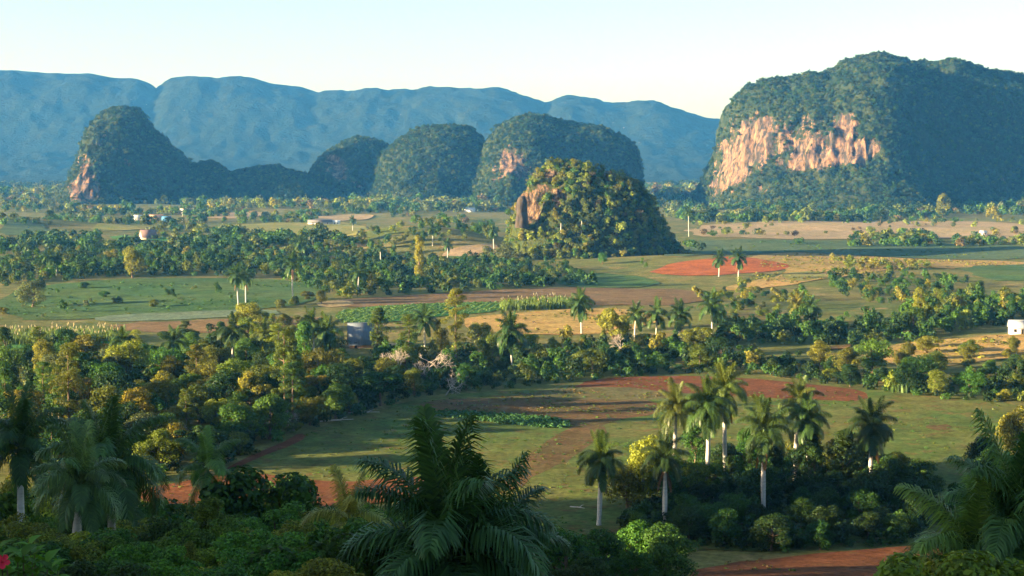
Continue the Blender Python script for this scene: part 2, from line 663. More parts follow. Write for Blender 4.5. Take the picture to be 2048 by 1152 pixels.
# far to near
field('field', [(0, 432), (40, 436), (75, 447), (115, 466), (60, 472), (0, 472)], 'blue_green', 'green hill field at the left edge')
field('field', [(170, 456), (300, 447), (370, 450), (350, 459), (200, 464)], 'yellow_green', 'pale green field below the far village')
field('field', [(440, 455), (560, 444), (740, 446), (742, 470), (640, 480), (480, 478)], 'yellow_green', 'sunlit yellow-green field left of the wooded hill')
field('field', [(600, 436), (700, 428), (760, 432), (700, 442), (620, 444)], 'tan', 'tan far field beside the long farm building')
field('field', [(200, 470), (330, 474), (480, 478), (480, 484), (250, 481)], 'bright', 'green strip by the red-roofed barn')
field('field', [(380, 430), (500, 424), (560, 430), (450, 440)], 'tan', 'tan far field right of the village')
field('field', [(500, 500), (565, 498), (570, 508), (500, 510)], 'bright', 'bright green plot inside the left wood')
field('field', [(1380, 473), (1376, 452), (1500, 446), (1700, 442), (2048, 446), (2130, 460), (2130, 476), (1800, 478), (1520, 478)], 'tan', 'wide tan stubble below the cliff')
field('field', [(1640, 436), (1700, 430), (1720, 436), (1660, 442)], 'tan', 'small tan clearing below the cliff')
field('field', [(1310, 512), (1380, 484), (1500, 478), (1700, 482), (2100, 492), (2100, 522), (1760, 514), (1560, 502), (1400, 514)], 'blue_green', 'blue-green pasture behind the red field')
field('field', [(1940, 474), (2100, 470), (2100, 486), (1930, 484)], 'tan', 'pale strip at the right edge')
field('field', [(1480, 516), (1560, 504), (1700, 512), (1900, 520), (2100, 528), (2100, 548), (1900, 536), (1720, 545), (1640, 560), (1560, 572), (1490, 583), (1440, 578), (1540, 556), (1575, 540), (1545, 522)], 'gold', 'gold stubble round the red field')
field('field', [(1560, 548), (1640, 540), (1660, 556), (1580, 566)], 'yellow_green', 'yellow-green patch in the gold stubble')
field('field', [(1900, 532), (2100, 526), (2100, 562), (1960, 562)], 'green', 'green field at the right edge')
field('field', [(1308, 543), (1350, 526), (1400, 519), (1450, 515), (1500, 515), (1550, 523), (1568, 533), (1556, 541), (1500, 547), (1420, 553), (1340, 553)], 'soil_vivid', 'vivid red ploughed field beside the small hill')
field('field', [(885, 512), (900, 498), (985, 486), (1000, 494), (985, 510), (920, 516)], 'tan', 'tan field between the wooded hill and the small hill')
field('field', [(880, 514), (985, 509), (985, 522), (880, 526)], 'green', 'green strip below the tan field')
field('field', [(1110, 555), (1180, 545), (1300, 555), (1330, 570), (1200, 578), (1120, 572)], 'green', 'green clearing below the small hill')
field('field', [(0, 582), (180, 562), (420, 556), (590, 560), (660, 578), (620, 606), (480, 624), (230, 636), (0, 642)], 'green', 'broad dark green pasture on the left')
field('field', [(620, 612), (690, 598), (860, 590), (1000, 580), (1180, 576), (1400, 580), (1430, 600), (1290, 616), (1000, 604), (860, 606), (740, 616)], 'brown', 'brown stubble behind the cane plot')
field('field', [(630, 604), (690, 600), (712, 606), (690, 614), (640, 616)], 'tan', 'tan patch beside the crop rows')
field('field', [(190, 634), (350, 624), (560, 619), (565, 630), (400, 638), (200, 646)], 'grey_green', 'pale grey-green strip on the left')
field('field', [(215, 648), (420, 640), (640, 632), (640, 650), (500, 668), (240, 664)], 'brown', 'brown strip in front of the grey-green strip')
field('field', [(665, 632), (690, 620), (780, 612), (900, 606), (1004, 605), (1008, 622), (880, 634), (760, 646), (680, 648)], 'bright', 'bed of the green crop rows')
field('field', [(930, 634), (1100, 622), (1270, 616), (1330, 640), (1270, 660), (1150, 672), (1000, 668), (930, 652)], 'gold', 'gold meadow in front of the cane plot')
field('field', [(0, 684), (110, 680), (240, 684), (160, 700), (0, 708)], 'bright', 'bright green strip at the left edge')
field('field', [(0, 709), (46, 707), (44, 724), (0, 727)], 'soil_brown', 'bare brown patch at the left edge')
field('field', [(1620, 640), (1500, 640), (1450, 634), (1520, 622), (1640, 626)], 'weeds', 'weedy clearing below the right scrub')
field('field', [(1755, 700), (1800, 686), (1900, 678), (2000, 670), (2100, 668), (2100, 706), (1960, 724), (1860, 736), (1780, 732)], 'gold', 'gold slope in front of the white house')
field('field', [(1640, 694), (1690, 688), (1700, 696), (1650, 702)], 'soil_brown', 'small bare patch in the right thicket')
field('field', [(690, 690), (800, 686), (800, 692), (690, 696)], 'tan', 'pale track in front of the grey-roofed shed')
field('field', [(465, 945), (590, 872), (700, 838), (820, 802), (990, 783), (1140, 766), (1330, 750), (1500, 752), (1700, 772), (1860, 788), (2048, 812), (2140, 850), (2140, 960), (1960, 1010), (1880, 1075), (1400, 1110), (1150, 1085), (1000, 1020), (800, 985), (560, 960)], 'pasture', 'short-grass pasture in the foreground clearing')
field('field', [(1120, 780), (1190, 760), (1330, 752), (1500, 756), (1620, 768), (1730, 784), (1735, 804), (1600, 800), (1480, 795), (1320, 786), (1230, 776)], 'soil', 'red-soil field below the hedgerow')
field('field', [(985, 797), (1100, 778), (1240, 776), (1330, 786), (1330, 804), (1180, 806), (1060, 806)], 'weeds', 'weedy strip between the bare soils')
field('field', [(815, 818), (850, 803), (985, 796), (1180, 802), (1325, 802), (1330, 832), (1240, 840), (1190, 862), (1110, 858), (1080, 840), (900, 824)], 'soil_brown', 'worn brown soil across the pasture')
field('field', [(1150, 856), (1225, 852), (1190, 885), (1140, 915), (1080, 950), (1010, 985), (990, 975), (1030, 935), (1060, 900), (1110, 880)], 'soil_brown', 'worn reddish track running down the pasture')
field('field', [(270, 1000), (310, 975), (380, 962), (470, 946), (560, 950), (680, 966), (780, 957), (860, 958), (850, 1000), (700, 1012), (560, 1015), (400, 1015)], 'soil', 'red ploughed corner at the lower left')
field('path', [(462, 934), (520, 905), (580, 878), (600, 868), (612, 874), (580, 890), (520, 915), (470, 942)], 'soil', 'narrow red footpath along the wood')
field('field', [(1380, 1146), (1440, 1129), (1600, 1113), (1740, 1101), (1850, 1094), (1900, 1112), (1840, 1150), (1700, 1175), (1500, 1180), (1390, 1180)], 'soil', 'reddish-brown ploughed strip at the lower right')
field('field', [(1850, 856), (1890, 848), (1920, 856), (1880, 866)], 'soil_brown', 'small worn spot on the right pasture')

# ------------------------------------------------------------------ hills
def hill_mat(name, veg1, veg2, rock1, rock2, vscale=0.03, bdist=6.0, ks=1.0):
    m, n, l, out = new_mat(name)
    tc = n.new('ShaderNodeTexCoord')
    co = tc.outputs['Object']
    v = noise_node(n, l, co, vscale, 6, 0.7)
    col = ramp(n, l, v, [(0.35, veg1), (0.65, veg2)])
    f = noise_node(n, l, co, vscale * 6, 5, 0.75)
    col = mixc(n, l, 1.0, col, ramp(n, l, f, [(0.3, 0.45), (0.7, 1.5)]), 'MULTIPLY')
    a = n.new('ShaderNodeAttribute')
    a.attribute_name = 'rock'
    st = noise_node(n, l, co, 0.12 * ks, 6, 0.7, (1, 1, 0.3))
    rk = ramp(n, l, st, [(0.43, rock2), (0.55, rock1), (0.68, (rock1[0] * 1.9, rock1[1] * 1.75, rock1[2] * 1.6))])
    cr = noise_node(n, l, co, 0.33 * ks, 5, 0.75, (1, 1, 0.22))
    rk = mixc(n, l, 1.0, rk, ramp(n, l, cr, [(0.36, 0.22), (0.46, 0.85), (0.66, 1.3)]), 'MULTIPLY')
    ad = n.new('ShaderNodeMath')
    ad.operation = 'MULTIPLY_ADD'
    ad.inputs[1].default_value = 0.9
    l.new(st, ad.inputs[0])
    l.new(a.outputs['Fac'], ad.inputs[2])
    br = noise_node(n, l, co, 0.06 * ks, 6, 0.78)
    ad2 = n.new('ShaderNodeMath')
    ad2.operation = 'MULTIPLY_ADD'
    ad2.inputs[1].default_value = 2.0
    l.new(br, ad2.inputs[0])
    l.new(ad.outputs[0], ad2.inputs[2])
    half = n.new('ShaderNodeMath')
    half.operation = 'MULTIPLY'
    half.inputs[1].default_value = 0.5
    l.new(ad2.outputs[0], half.inputs[0])
    mask = ramp(n, l, half.outputs[0], [(0.66, 0), (0.71, 1)])
    col = mixc(n, l, mask, col, rk)
    finish(n, l, out, col, 0.95, f, 0.8, bdist, 0.03)
    return m


M['hill'] = hill_mat('forested_limestone', (0.018, 0.032, 0.012), (0.045, 0.055, 0.02), (0.19, 0.12, 0.08), (0.05, 0.045, 0.038))
M['crag'] = hill_mat('craggy_limestone', (0.025, 0.045, 0.015), (0.06, 0.07, 0.022), (0.15, 0.1, 0.065), (0.035, 0.03, 0.026), 0.09, 2.0, 3.2)
M['range'] = hill_mat('far_range_forest', (0.01, 0.019, 0.01), (0.022, 0.03, 0.015), (0.3, 0.25, 0.2), (0.13, 0.12, 0.1), 0.012, 15.0)

HILL = {}


def loft_hill(name, sil, yc, prof, label, mat, nx=220, na=70, amps=(9, 4, 1.5), rock_spots=(), rock_base=-0.6, back=0.8, wl=(70, 22, 7), zst=0.4):
    """hill whose ridge follows the silhouette [(u, v, depth of the front foot)], set at the distance yc; prof = section from the foot (1,0) to the ridge (0,1)"""
    S = np.array(sil, float)
    X = np.array([at(u, v, yc)[0] for u, v, _ in S])
    Z = np.array([at(u, v, yc)[2] for u, v, _ in S])
    base = hgt(X, np.full(len(X), yc)).min() - 3
    t = np.linspace(X[0], X[-1], nx)
    zt = np.maximum(np.interp(t, X, Z) - base, 0.5)
    dt = np.interp(t, X, S[:, 2])
    k = np.array([0.25, 0.5, 0.25])
    for _ in range(2):
        zt[1:-1] = np.convolve(zt, k, 'valid')
    for _ in range(6):
        dt[1:-1] = np.convolve(dt, k, 'valid')
    pr = np.array(prof, float)
    par = np.concatenate([[0], np.cumsum(np.hypot(np.diff(pr[:, 0]), np.diff(pr[:, 1])))])
    par /= par[-1]
    sA = np.linspace(0, 1, na)
    fy, fz = np.interp(sA, par, pr[:, 0]), np.interp(sA, par, pr[:, 1])
    for _ in range(3):
        fy[1:-1] = np.convolve(fy, k, 'valid')
        fz[1:-1] = np.convolve(fz, k, 'valid')
    fy = np.concatenate([fy, -back * fy[-2::-1]])
    fz = np.concatenate([fz, fz[-2::-1]])
    m = len(fy)
    P = np.zeros((nx, m, 3))
    P[:, :, 0] = t[:, None]
    P[:, :, 1] = yc - dt[:, None] * fy[None, :]
    P[:, :, 2] = base + zt[:, None] * fz[None, :]
    # keep the column on its line of sight when it lies in front of the ridge
    P[:, :, 0] *= 1 - (dt[:, None] * fy[None, :]) / yc * 0.6
    V = P.reshape(-1, 3)
    ii = (np.arange(nx - 1)[:, None] * m + np.arange(m - 1)[None, :]).ravel()
    Q = np.stack([ii, ii + m, ii + m + 1, ii + 1], 1)
    dU = np.gradient(P, axis=0)
    dV = np.gradient(P, axis=1)
    N = norm(np.cross(dU, dV)).reshape(-1, 3)
    if N[:, 2].mean() < 0:
        N = -N
        Q = Q[:, ::-1]
    fade = np.clip((V[:, 2] - base) / 25, 0.15, 1)
    disp = np.zeros(len(V))
    for q, (a, w) in enumerate(zip(amps, wl)):
        W = V / w * np.array([1, 1, zst])
        disp += a * fbm(W, 3, 20 + q * 7 + len(name))
    if rock_spots:
        d0 = V - (0, 0, CAM_Z)
        pu0 = 1024 + F * d0[:, 0] / (d0[:, 1] * cp - d0[:, 2] * sp)
        pv0 = 576 - F * (d0[:, 1] * sp + d0[:, 2] * cp) / (d0[:, 1] * cp - d0[:, 2] * sp)
        bare_ = np.zeros(len(V))
        for u, v, ru, rv, a in rock_spots:
            bare_ += a * np.exp(-((pu0 - u) / (ru * 1.2)) ** 2 - ((pv0 - v) / (rv * 1.2)) ** 2)
        w = wl[1] * 0.7
        disp += np.clip(bare_ * 2, 0, 1) * amps[1] * 1.6 * fbm(V / w * np.array([1, 1, 0.16]), 4, 77) - np.clip(bare_, 0, 1) * amps[1] * 0.7
    ridge = np.abs(np.tile(np.arange(m), nx) - (na - 1)) < 4
    disp = disp * fade * np.where(ridge, 0.25, 1)
    V2 = V + N * disp[:, None]
    V2[:, 2] = np.maximum(V2[:, 2], base)
    P2 = V2.reshape(nx, m, 3)
    N2 = norm(np.cross(np.gradient(P2, axis=0), np.gradient(P2, axis=1))).reshape(-1, 3)
    if N2[:, 2].mean() < 0:
        N2 = -N2
    steep = 1 - np.clip(N2[:, 2], 0, 1)
    rock = np.full(len(V), rock_base) + 0.25 * np.clip(steep - 0.6, 0, 1)
    if rock_spots:
        d = V2 - (0, 0, CAM_Z)
        pu = 1024 + F * d[:, 0] / (d[:, 1] * cp - d[:, 2] * sp)
        pv = 576 - F * (d[:, 1] * sp + d[:, 2] * cp) / (d[:, 1] * cp - d[:, 2] * sp)
        front = np.tile(fy > 0.02, nx)
        for u, v, ru, rv, a in rock_spots:
            rock += np.where(front, a * np.exp(-((pu - u) / ru) ** 2 - ((pv - v) / rv) ** 2), 0)
    me = mesh_np(name, V2, Q, M[mat], True)
    at_ = me.attributes.new('rock', 'FLOAT', 'POINT')
    at_.data.foreach_set('value', rock.astype(np.float32))
    o = structure(link(name, me))
    o['label'] = label
    HILL[label] = (V2, N2, rock, np.tile(fy, nx))
    return o


loft_hill('hill', [(-400, 384, 120), (-200, 372, 260), (60, 370, 300), (200, 366, 300), (500, 371, 300), (800, 368, 300), (1100, 372, 300), (1290, 376, 300), (1330, 371, 300), (1380, 366, 300), (1440, 372, 300), (1700, 370, 260), (2300, 372, 200), (2500, 384, 60)], 3700,
          [(1, 0), (0.6, 0.35), (0.3, 0.75), (0.1, 0.96), (0, 1)], 'low wooded ridge at the foot of the mountain range', 'range', 300, 24, (12, 8, 4), (), -0.6, 0.8, (120, 45, 15))
CLIFF = [(1.0, 0), (0.86, 0.06), (0.72, 0.16), (0.64, 0.28), (0.59, 0.5), (0.53, 0.72), (0.42, 0.87), (0.22, 0.96), (0, 1)]
DOME = [(1.0, 0), (0.9, 0.12), (0.8, 0.3), (0.68, 0.52), (0.52, 0.72), (0.34, 0.87), (0.16, 0.96), (0, 1)]
RIDGE = [(1.0, 0), (0.8, 0.06), (0.58, 0.18), (0.42, 0.36), (0.33, 0.6), (0.26, 0.82), (0.14, 0.95), (0, 1)]

far_sil = [(-500, 120), (-300, 128), (0, 139), (40, 142), (100, 146), (160, 146), (190, 147), (230, 156), (275, 158), (300, 168), (317, 183), (328, 182), (350, 161),
           (385, 155), (415, 153), (440, 160), (465, 155), (500, 156), (520, 161), (550, 170), (600, 175), (640, 187), (650, 181), (670, 180), (700, 184), (740, 176),
           (780, 181), (830, 182), (880, 177), (940, 180), (990, 180), (1030, 189), (1070, 204), (1086, 217), (1092, 214), (1112, 200), (1140, 196), (1200, 205), (1250, 208), (1280, 201),
           (1310, 204), (1350, 220), (1400, 237), (1440, 241), (1500, 236), (1700, 230), (2100, 215), (2500, 200), (2900, 190)]
loft_hill('mountain_range', [(u, v, 1500) for u, v in far_sil], 6200, RIDGE, 'long blue mountain range across the horizon', 'range', 640, 80, (20, 15, 11), (), -0.5, 0.8, (420, 130, 40))

loft_hill('hill', [(112, 413, 30), (125, 395, 90), (135, 370, 150), (150, 335, 200), (165, 300, 220), (178, 265, 230), (190, 243, 230), (205, 228, 220), (222, 218, 215), (245, 213, 205),
                   (275, 215, 190), (290, 228, 180), (300, 250, 175), (325, 272, 165), (350, 295, 150), (370, 314, 135), (385, 328, 120), (400, 330, 120), (420, 323, 120), (440, 335, 115),
                   (455, 345, 110), (470, 341, 110), (520, 333, 110), (560, 335, 110), (590, 346, 110), (612, 346, 110), (640, 372, 80), (660, 395, 50), (672, 412, 20)], 2560, DOME,
          'steep humped hill standing alone at the left', 'hill', 340, 80, (11, 6, 2.6), [(175, 350, 26, 60, 0.6), (150, 385, 28, 30, 0.55), (235, 300, 22, 12, 0.55), (255, 325, 14, 12, 0.5), (205, 280, 10, 25, 0.4), (190, 385, 18, 25, 0.35)])
loft_hill('hill', [(596, 406, 20), (612, 365, 80), (630, 335, 130), (655, 302, 160), (690, 281, 170), (715, 273, 165), (745, 279, 150), (775, 291, 130), (792, 310, 100), (803, 340, 60), (815, 405, 20)], 2720, DOME,
          'small rounded hill, left of the middle group', 'hill', 150, 60, (10, 6, 2.6), [(680, 345, 24, 32, 0.75), (725, 370, 16, 12, 0.6), (660, 320, 20, 16, 0.5)])
loft_hill('hill', [(728, 407, 20), (748, 355, 100), (772, 302, 160), (800, 279, 190), (830, 264, 200), (870, 254, 205), (905, 250, 200), (935, 254, 190), (952, 263, 180), (966, 275, 165), (985, 310, 130), (1010, 360, 70), (1035, 408, 20)], 2600, DOME,
          'dark rounded hill in the middle group', 'hill', 200, 64, (12, 6, 2.6), [(835, 348, 12, 10, 0.65), (860, 338, 10, 12, 0.6), (800, 345, 10, 12, 0.5)])
loft_hill('hill', [(900, 412, 20), (928, 370, 110), (950, 330, 190), (978, 280, 270), (1000, 255, 300), (1022, 240, 310), (1060, 228, 290), (1090, 231, 270), (1120, 241, 255), (1160, 247, 240), (1200, 255, 220),
                   (1240, 270, 190), (1262, 281, 160), (1276, 303, 110), (1285, 345, 60), (1296, 410, 20)], 2560, DOME,
          'broad flat-topped hill behind the small hill', 'hill', 260, 64, (12, 6, 2.6), [(1015, 310, 26, 32, 0.55), (1040, 330, 22, 24, 0.65), (1000, 350, 40, 28, 0.4), (950, 395, 20, 14, 0.45), (1045, 350, 8, 12, 0.4), (1060, 360, 14, 10, 0.4)])
loft_hill('hill', [(1380, 414, 15), (1396, 390, 60), (1412, 352, 130), (1428, 312, 200), (1440, 265, 260), (1452, 220, 310), (1466, 195, 350), (1492, 175, 400), (1530, 162, 450), (1570, 160, 490), (1600, 151, 520),
                   (1640, 150, 545), (1660, 138, 560), (1690, 122, 570), (1720, 115, 570), (1760, 112, 550), (1800, 120, 500), (1825, 128, 460), (1860, 127, 420), (1900, 121, 390), (1940, 130, 370), (1980, 140, 360), (2010, 147, 350),
                   (2048, 155, 340), (2130, 172, 320), (2260, 205, 270), (2400, 270, 180), (2480, 405, 40)], 2500, CLIFF,
          'huge forested hill with a sunlit orange cliff on the right', 'hill', 520, 110, (10, 9, 3.6),
          [(1510, 262, 30, 28, 0.6), (1535, 240, 14, 14, 0.4), (1475, 315, 22, 24, 0.62), (1520, 315, 14, 16, 0.45), (1470, 350, 25, 30, 0.35), (1690, 245, 20, 18, 0.65), (1730, 300, 26, 18, 0.75), (1695, 312, 24, 14, 0.6), (1640, 325, 40, 13, 0.7), (1590, 335, 25, 10, 0.5),
           (1690, 280, 40, 35, 0.35), (1590, 275, 120, 55, 0.5), (1470, 330, 60, 60, 0.42), (1660, 310, 100, 30, 0.3), (1750, 345, 14, 14, 0.4), (1520, 380, 25, 14, 0.35), (2005, 357, 14, 8, 0.5), (1430, 380, 20, 25, 0.4), (1720, 330, 10, 10, 0.4)])
loft_hill('hill', [(1008, 505, 3), (1020, 470, 14), (1030, 432, 28), (1038, 404, 36), (1050, 375, 44), (1066, 352, 50), (1084, 338, 54), (1105, 327, 57), (1130, 324, 58), (1155, 325, 58), (1172, 330, 57), (1185, 347, 55), (1200, 352, 53), (1225, 347, 52), (1250, 352, 50), (1275, 368, 46),
                   (1300, 396, 40), (1318, 430, 32), (1335, 468, 22), (1360, 500, 12), (1385, 512, 4)], 1100, DOME,
          'small craggy hill overgrown with trees in the middle of the valley', 'crag', 170, 66, (6, 3.6, 1.4), [(1050, 405, 20, 30, 0.85), (1068, 425, 16, 24, 0.8), (1085, 380, 14, 14, 0.7), (1115, 395, 16, 22, 0.7), (1100, 350, 14, 10, 0.6), (1160, 375, 10, 10, 0.4), (1180, 362, 6, 7, 0.6), (1165, 410, 12, 12, 0.4), (1100, 345, 20, 10, 0.25)], -0.5, 0.8, (30, 11, 4))


# ------------------------------------------------------------------ masses of far vegetation (nobody could count them)
TINT = {
    'dark green': (0.025, 0.06, 0.017), 'deep green': (0.036, 0.095, 0.02), 'green': (0.06, 0.145, 0.024), 'olive': (0.1, 0.135, 0.022),
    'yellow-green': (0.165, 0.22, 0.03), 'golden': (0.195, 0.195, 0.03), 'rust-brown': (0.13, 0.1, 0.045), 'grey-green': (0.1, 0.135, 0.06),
    'bright green': (0.09, 0.21, 0.03),
}


def far_clump(n, seed, flat=0.8):
    g = np.random.default_rng(seed)
    d = sphere_dirs(n, g, 0.45)
    C = d * (0.7 + 0.35 * g.random((n, 1))) * np.array([1, 1, flat])
    N = norm(d + g.normal(size=(n, 3)) * 0.35)
    return kites(C, N, np.full(n, 3.5 / math.sqrt(n)) * (0.7 + 0.6 * g.random(n)), g, 0.8)


def instanced(name, pts, size, tints, forms, label, cat, seed=1, squash=1.0):
    """one object that sets a leafy crown on each of its points (too many and too far to count)"""
    g = np.random.default_rng(seed)
    n = len(pts)
    me = bpy.data.meshes.new(name)
    me.vertices.add(n)
    me.vertices.foreach_set('co', np.ascontiguousarray(pts, np.float32).ravel())
    size = np.asarray(size, float)
    sc3 = np.c_[size, size, size * squash * (0.8 + 0.5 * g.random(n))]
    for nm, ty, key, arr in (('size', 'FLOAT_VECTOR', 'vector', sc3), ('turn', 'FLOAT_VECTOR', 'vector', np.c_[np.zeros((n, 2)), g.random(n) * 6.283]), ('form', 'INT', 'value', g.integers(len(forms), size=n)),
                             ('tint', 'FLOAT_COLOR', 'color', np.c_[tints, np.ones(n)])):
        a = me.attributes.new(nm, ty, 'POINT')
        a.data.foreach_set(key, np.ascontiguousarray(arr, np.int32 if ty == 'INT' else np.float32).ravel())
    o = link(name, me)
    ng = bpy.data.node_groups.new(name, 'GeometryNodeTree')
    ng.interface.new_socket('Geometry', in_out='INPUT', socket_type='NodeSocketGeometry')
    ng.interface.new_socket('Geometry', in_out='OUTPUT', socket_type='NodeSocketGeometry')
    nd, lk = ng.nodes, ng.links
    gi, go = nd.new('NodeGroupInput'), nd.new('NodeGroupOutput')
    jn = nd.new('GeometryNodeJoinGeometry')

    def attr(nm, ty):
        x = nd.new('GeometryNodeInputNamedAttribute')
        x.data_type = ty
        x.inputs['Name'].default_value = nm
        return x.outputs['Attribute']
    fa, sa, ta = attr('form', 'INT'), attr('size', 'FLOAT_VECTOR'), attr('turn', 'FLOAT_VECTOR')
    for k, f in enumerate(forms):
        oi = nd.new('GeometryNodeObjectInfo')
        oi.inputs['Object'].default_value = f
        oi.inputs['As Instance'].default_value = True
        cm = nd.new('FunctionNodeCompare')
        cm.data_type = 'INT'
        cm.operation = 'EQUAL'
        lk.new(fa, cm.inputs[2])
        cm.inputs[3].default_value = k
        ip = nd.new('GeometryNodeInstanceOnPoints')
        lk.new(gi.outputs[0], ip.inputs['Points'])
        lk.new(cm.outputs[0], ip.inputs['Selection'])
        lk.new(oi.outputs['Geometry'], ip.inputs['Instance'])
        lk.new(ta, ip.inputs['Rotation'])
        lk.new(sa, ip.inputs['Scale'])
        lk.new(ip.outputs[0], jn.inputs[0])
    lk.new(jn.outputs[0], go.inputs[0])
    md = o.modifiers.new('crowns', 'NODES')
    md.node_group = ng
    return tag(o, label, cat, None, 'stuff')


def clump_form(n, seed, flat=0.85, sub=7):
    """an uneven leafy crown about one unit in radius, standing on its point"""
    g = np.random.default_rng(seed)
    cc = sphere_dirs(sub, g, 0.35) * (0.25 + 0.45 * g.random((sub, 1)))
    rc = 0.34 + 0.3 * g.random(sub)
    C, N, S = clump_leaves(cc, rc, n, 4.4 / math.sqrt(n), g, flat, 0.4)
    V, Q = kites(C, N, S, g, 0.7)
    return bpy.data.objects.new('leaf_clump', mesh_np('leaf_clump', V, Q, M['leaf_inst']))


CLUMP = [clump_form(170, 500 + k) for k in range(6)]


def mass(name, pts, radius, tints, label, cat, n_leaf=26, seed=1, zscale=None, mat='leaf_far'):
    """one mesh of many leaf clumps: pts (n,3) centres, radius (n), tints (n,3)"""
    forms = [far_clump(n_leaf, seed * 10 + k) for k in range(5)]
    g = np.random.default_rng(seed)
    Vs, T = [], []
    for p, r, t in zip(pts, radius, tints):
        V, _ = forms[g.integers(5)]
        a = g.random() * 6.283
        c, s_ = math.cos(a), math.sin(a)
        W = V * r
        W = np.c_[W[:, 0] * c - W[:, 1] * s_, W[:, 0] * s_ + W[:, 1] * c, W[:, 2] * (zscale or 1.0)]
        Vs.append(W + p)
        T.append(np.repeat(np.asarray(t)[None, :], len(W), 0))
    V = np.concatenate(Vs)
    T = np.concatenate(T)
    Q = np.arange(len(V)).reshape(-1, 4)
    me = mesh_np(name, V, Q, M[mat])
    a = me.attributes.new('tint', 'FLOAT_COLOR', 'POINT')
    a.data.foreach_set('color', np.c_[T, np.ones(len(T))].astype(np.float32).ravel())
    o = link(name, me)
    return tag(o, label, cat, None, 'stuff')


def pick_tints(n, weights, g, jit=0.25):
    names = list(weights)
    w = np.array([weights[k] for k in names], float)
    k = g.choice(len(names), n, p=w / w.sum())
    T = np.array([TINT[x] for x in names])[k]
    return T * (1 + jit * (g.random((n, 1)) * 2 - 1)), [names[i] for i in k]


def hill_cover(hlabel, n, rad, weights, label, seed, rock_max=-0.12, cut=0.02, n_leaf=15):
    V, N, rock, fy = HILL[hlabel]
    g = np.random.default_rng(seed)
    ok = (rock + 0.5 * (vnoise(V / 9.0, 4)) * 0.5 < rock_max) & (fy > -cut) & (V[:, 2] > 2)
    idx = np.flatnonzero(ok)
    # equal chance by area: weight by local cell size is close to even, so a plain draw will do
    k = g.choice(idx, n)
    jit = g.normal(size=(n, 3)) * rad * 0.8
    P = V[k] + jit * np.array([1, 1, 0.4])
    r = rad * (0.4 + 1.25 * g.random(n) ** 2.2)
    T, _ = pick_tints(n, weights, g, 0.2)
    T = T * (0.8 if n_leaf < 20 else 1.0)
    instanced('forest', P, r, T, CLUMP, label, 'forest', seed)


DARKW = {'dark green': 5, 'deep green': 3, 'olive': 1.5}
hill_cover('steep humped hill standing alone at the left', 9000, 2.5, DARKW, 'forest clinging to the steep humped hill at the left', 31)
hill_cover('small rounded hill, left of the middle group', 3600, 2.5, DARKW, 'forest on the small rounded hill of the middle group', 32)
hill_cover('dark rounded hill in the middle group', 6800, 2.5, DARKW, 'forest on the dark rounded hill in the middle', 33)
hill_cover('broad flat-topped hill behind the small hill', 9500, 2.5, DARKW, 'forest on the broad flat-topped hill in the middle', 34)
hill_cover('huge forested hill with a sunlit orange cliff on the right', 30000, 2.6, DARKW, 'forest covering the huge hill with the orange cliff', 35)
HILLOCK = 'small craggy hill overgrown with trees in the middle of the valley'
hill_cover('low wooded ridge at the foot of the mountain range', 5000, 7.0, DARKW, 'forest on the low ridge at the foot of the range', 37)
hill_cover(HILLOCK, 1500, 2.3, {'deep green': 2, 'green': 2, 'olive': 4, 'yellow-green': 3, 'golden': 2, 'rust-brown': 0.7}, 'bushes covering the small craggy hill', 36, -0.28, 0.2, 44)  # golden share of the tints raised to suggest sunlight on this hill


def world_poly(pp):
    return np.array([ground(u, v)[:2] for u, v in pp])


def scatter(poly, spacing, g, tries=14, limit=4000):
    lo, hi = poly.min(0), poly.max(0)
    area = (hi - lo).prod()
    n = int(min(60000, tries * area / spacing ** 2))
    C = lo + g.random((n, 2)) * (hi - lo)
    C = C[inside(C, poly)]
    cell = {}
    out = []
    for c in C:
        k = (int(c[0] // spacing), int(c[1] // spacing))
        good = True
        for i in (-1, 0, 1):
            for j in (-1, 0, 1):
                for q in cell.get((k[0] + i, k[1] + j), ()):
                    if (q[0] - c[0]) ** 2 + (q[1] - c[1]) ** 2 < spacing ** 2:
                        good = False
        if good:
            cell.setdefault(k, []).append(c)
            out.append(c)
        if len(out) >= limit:
            break
    return np.array(out) if out else np.zeros((0, 2))


def mass_zone(polys, spacing, rad, weights, label, cat, seed, n_leaf=30, thin=0.0, scale_noise=60):
    g = np.random.default_rng(seed)
    P = np.concatenate([scatter(world_poly(p), spacing, g) for p in polys])
    if thin:
        keep = vnoise(np.c_[P / scale_noise, np.zeros(len(P))], seed) > thin
        P = P[keep]
    r = rad * (0.5 + 0.9 * g.random(len(P)) ** 1.5)
    T, _ = pick_tints(len(P), weights, g)
    z = hgt(P[:, 0], P[:, 1]) + r * 0.62
    return instanced(cat.replace(' ', '_'), np.c_[P, z], r, T, CLUMP, label, cat, seed)


MIXW = {'dark green': 3, 'deep green': 4, 'green': 3, 'olive': 3, 'yellow-green': 1, 'golden': 0.6, 'rust-brown': 0.5, 'grey-green': 1.5}
PALEW = {'deep green': 2, 'green': 2, 'olive': 3, 'yellow-green': 2, 'golden': 1.5, 'rust-brown': 0.8, 'grey-green': 2}
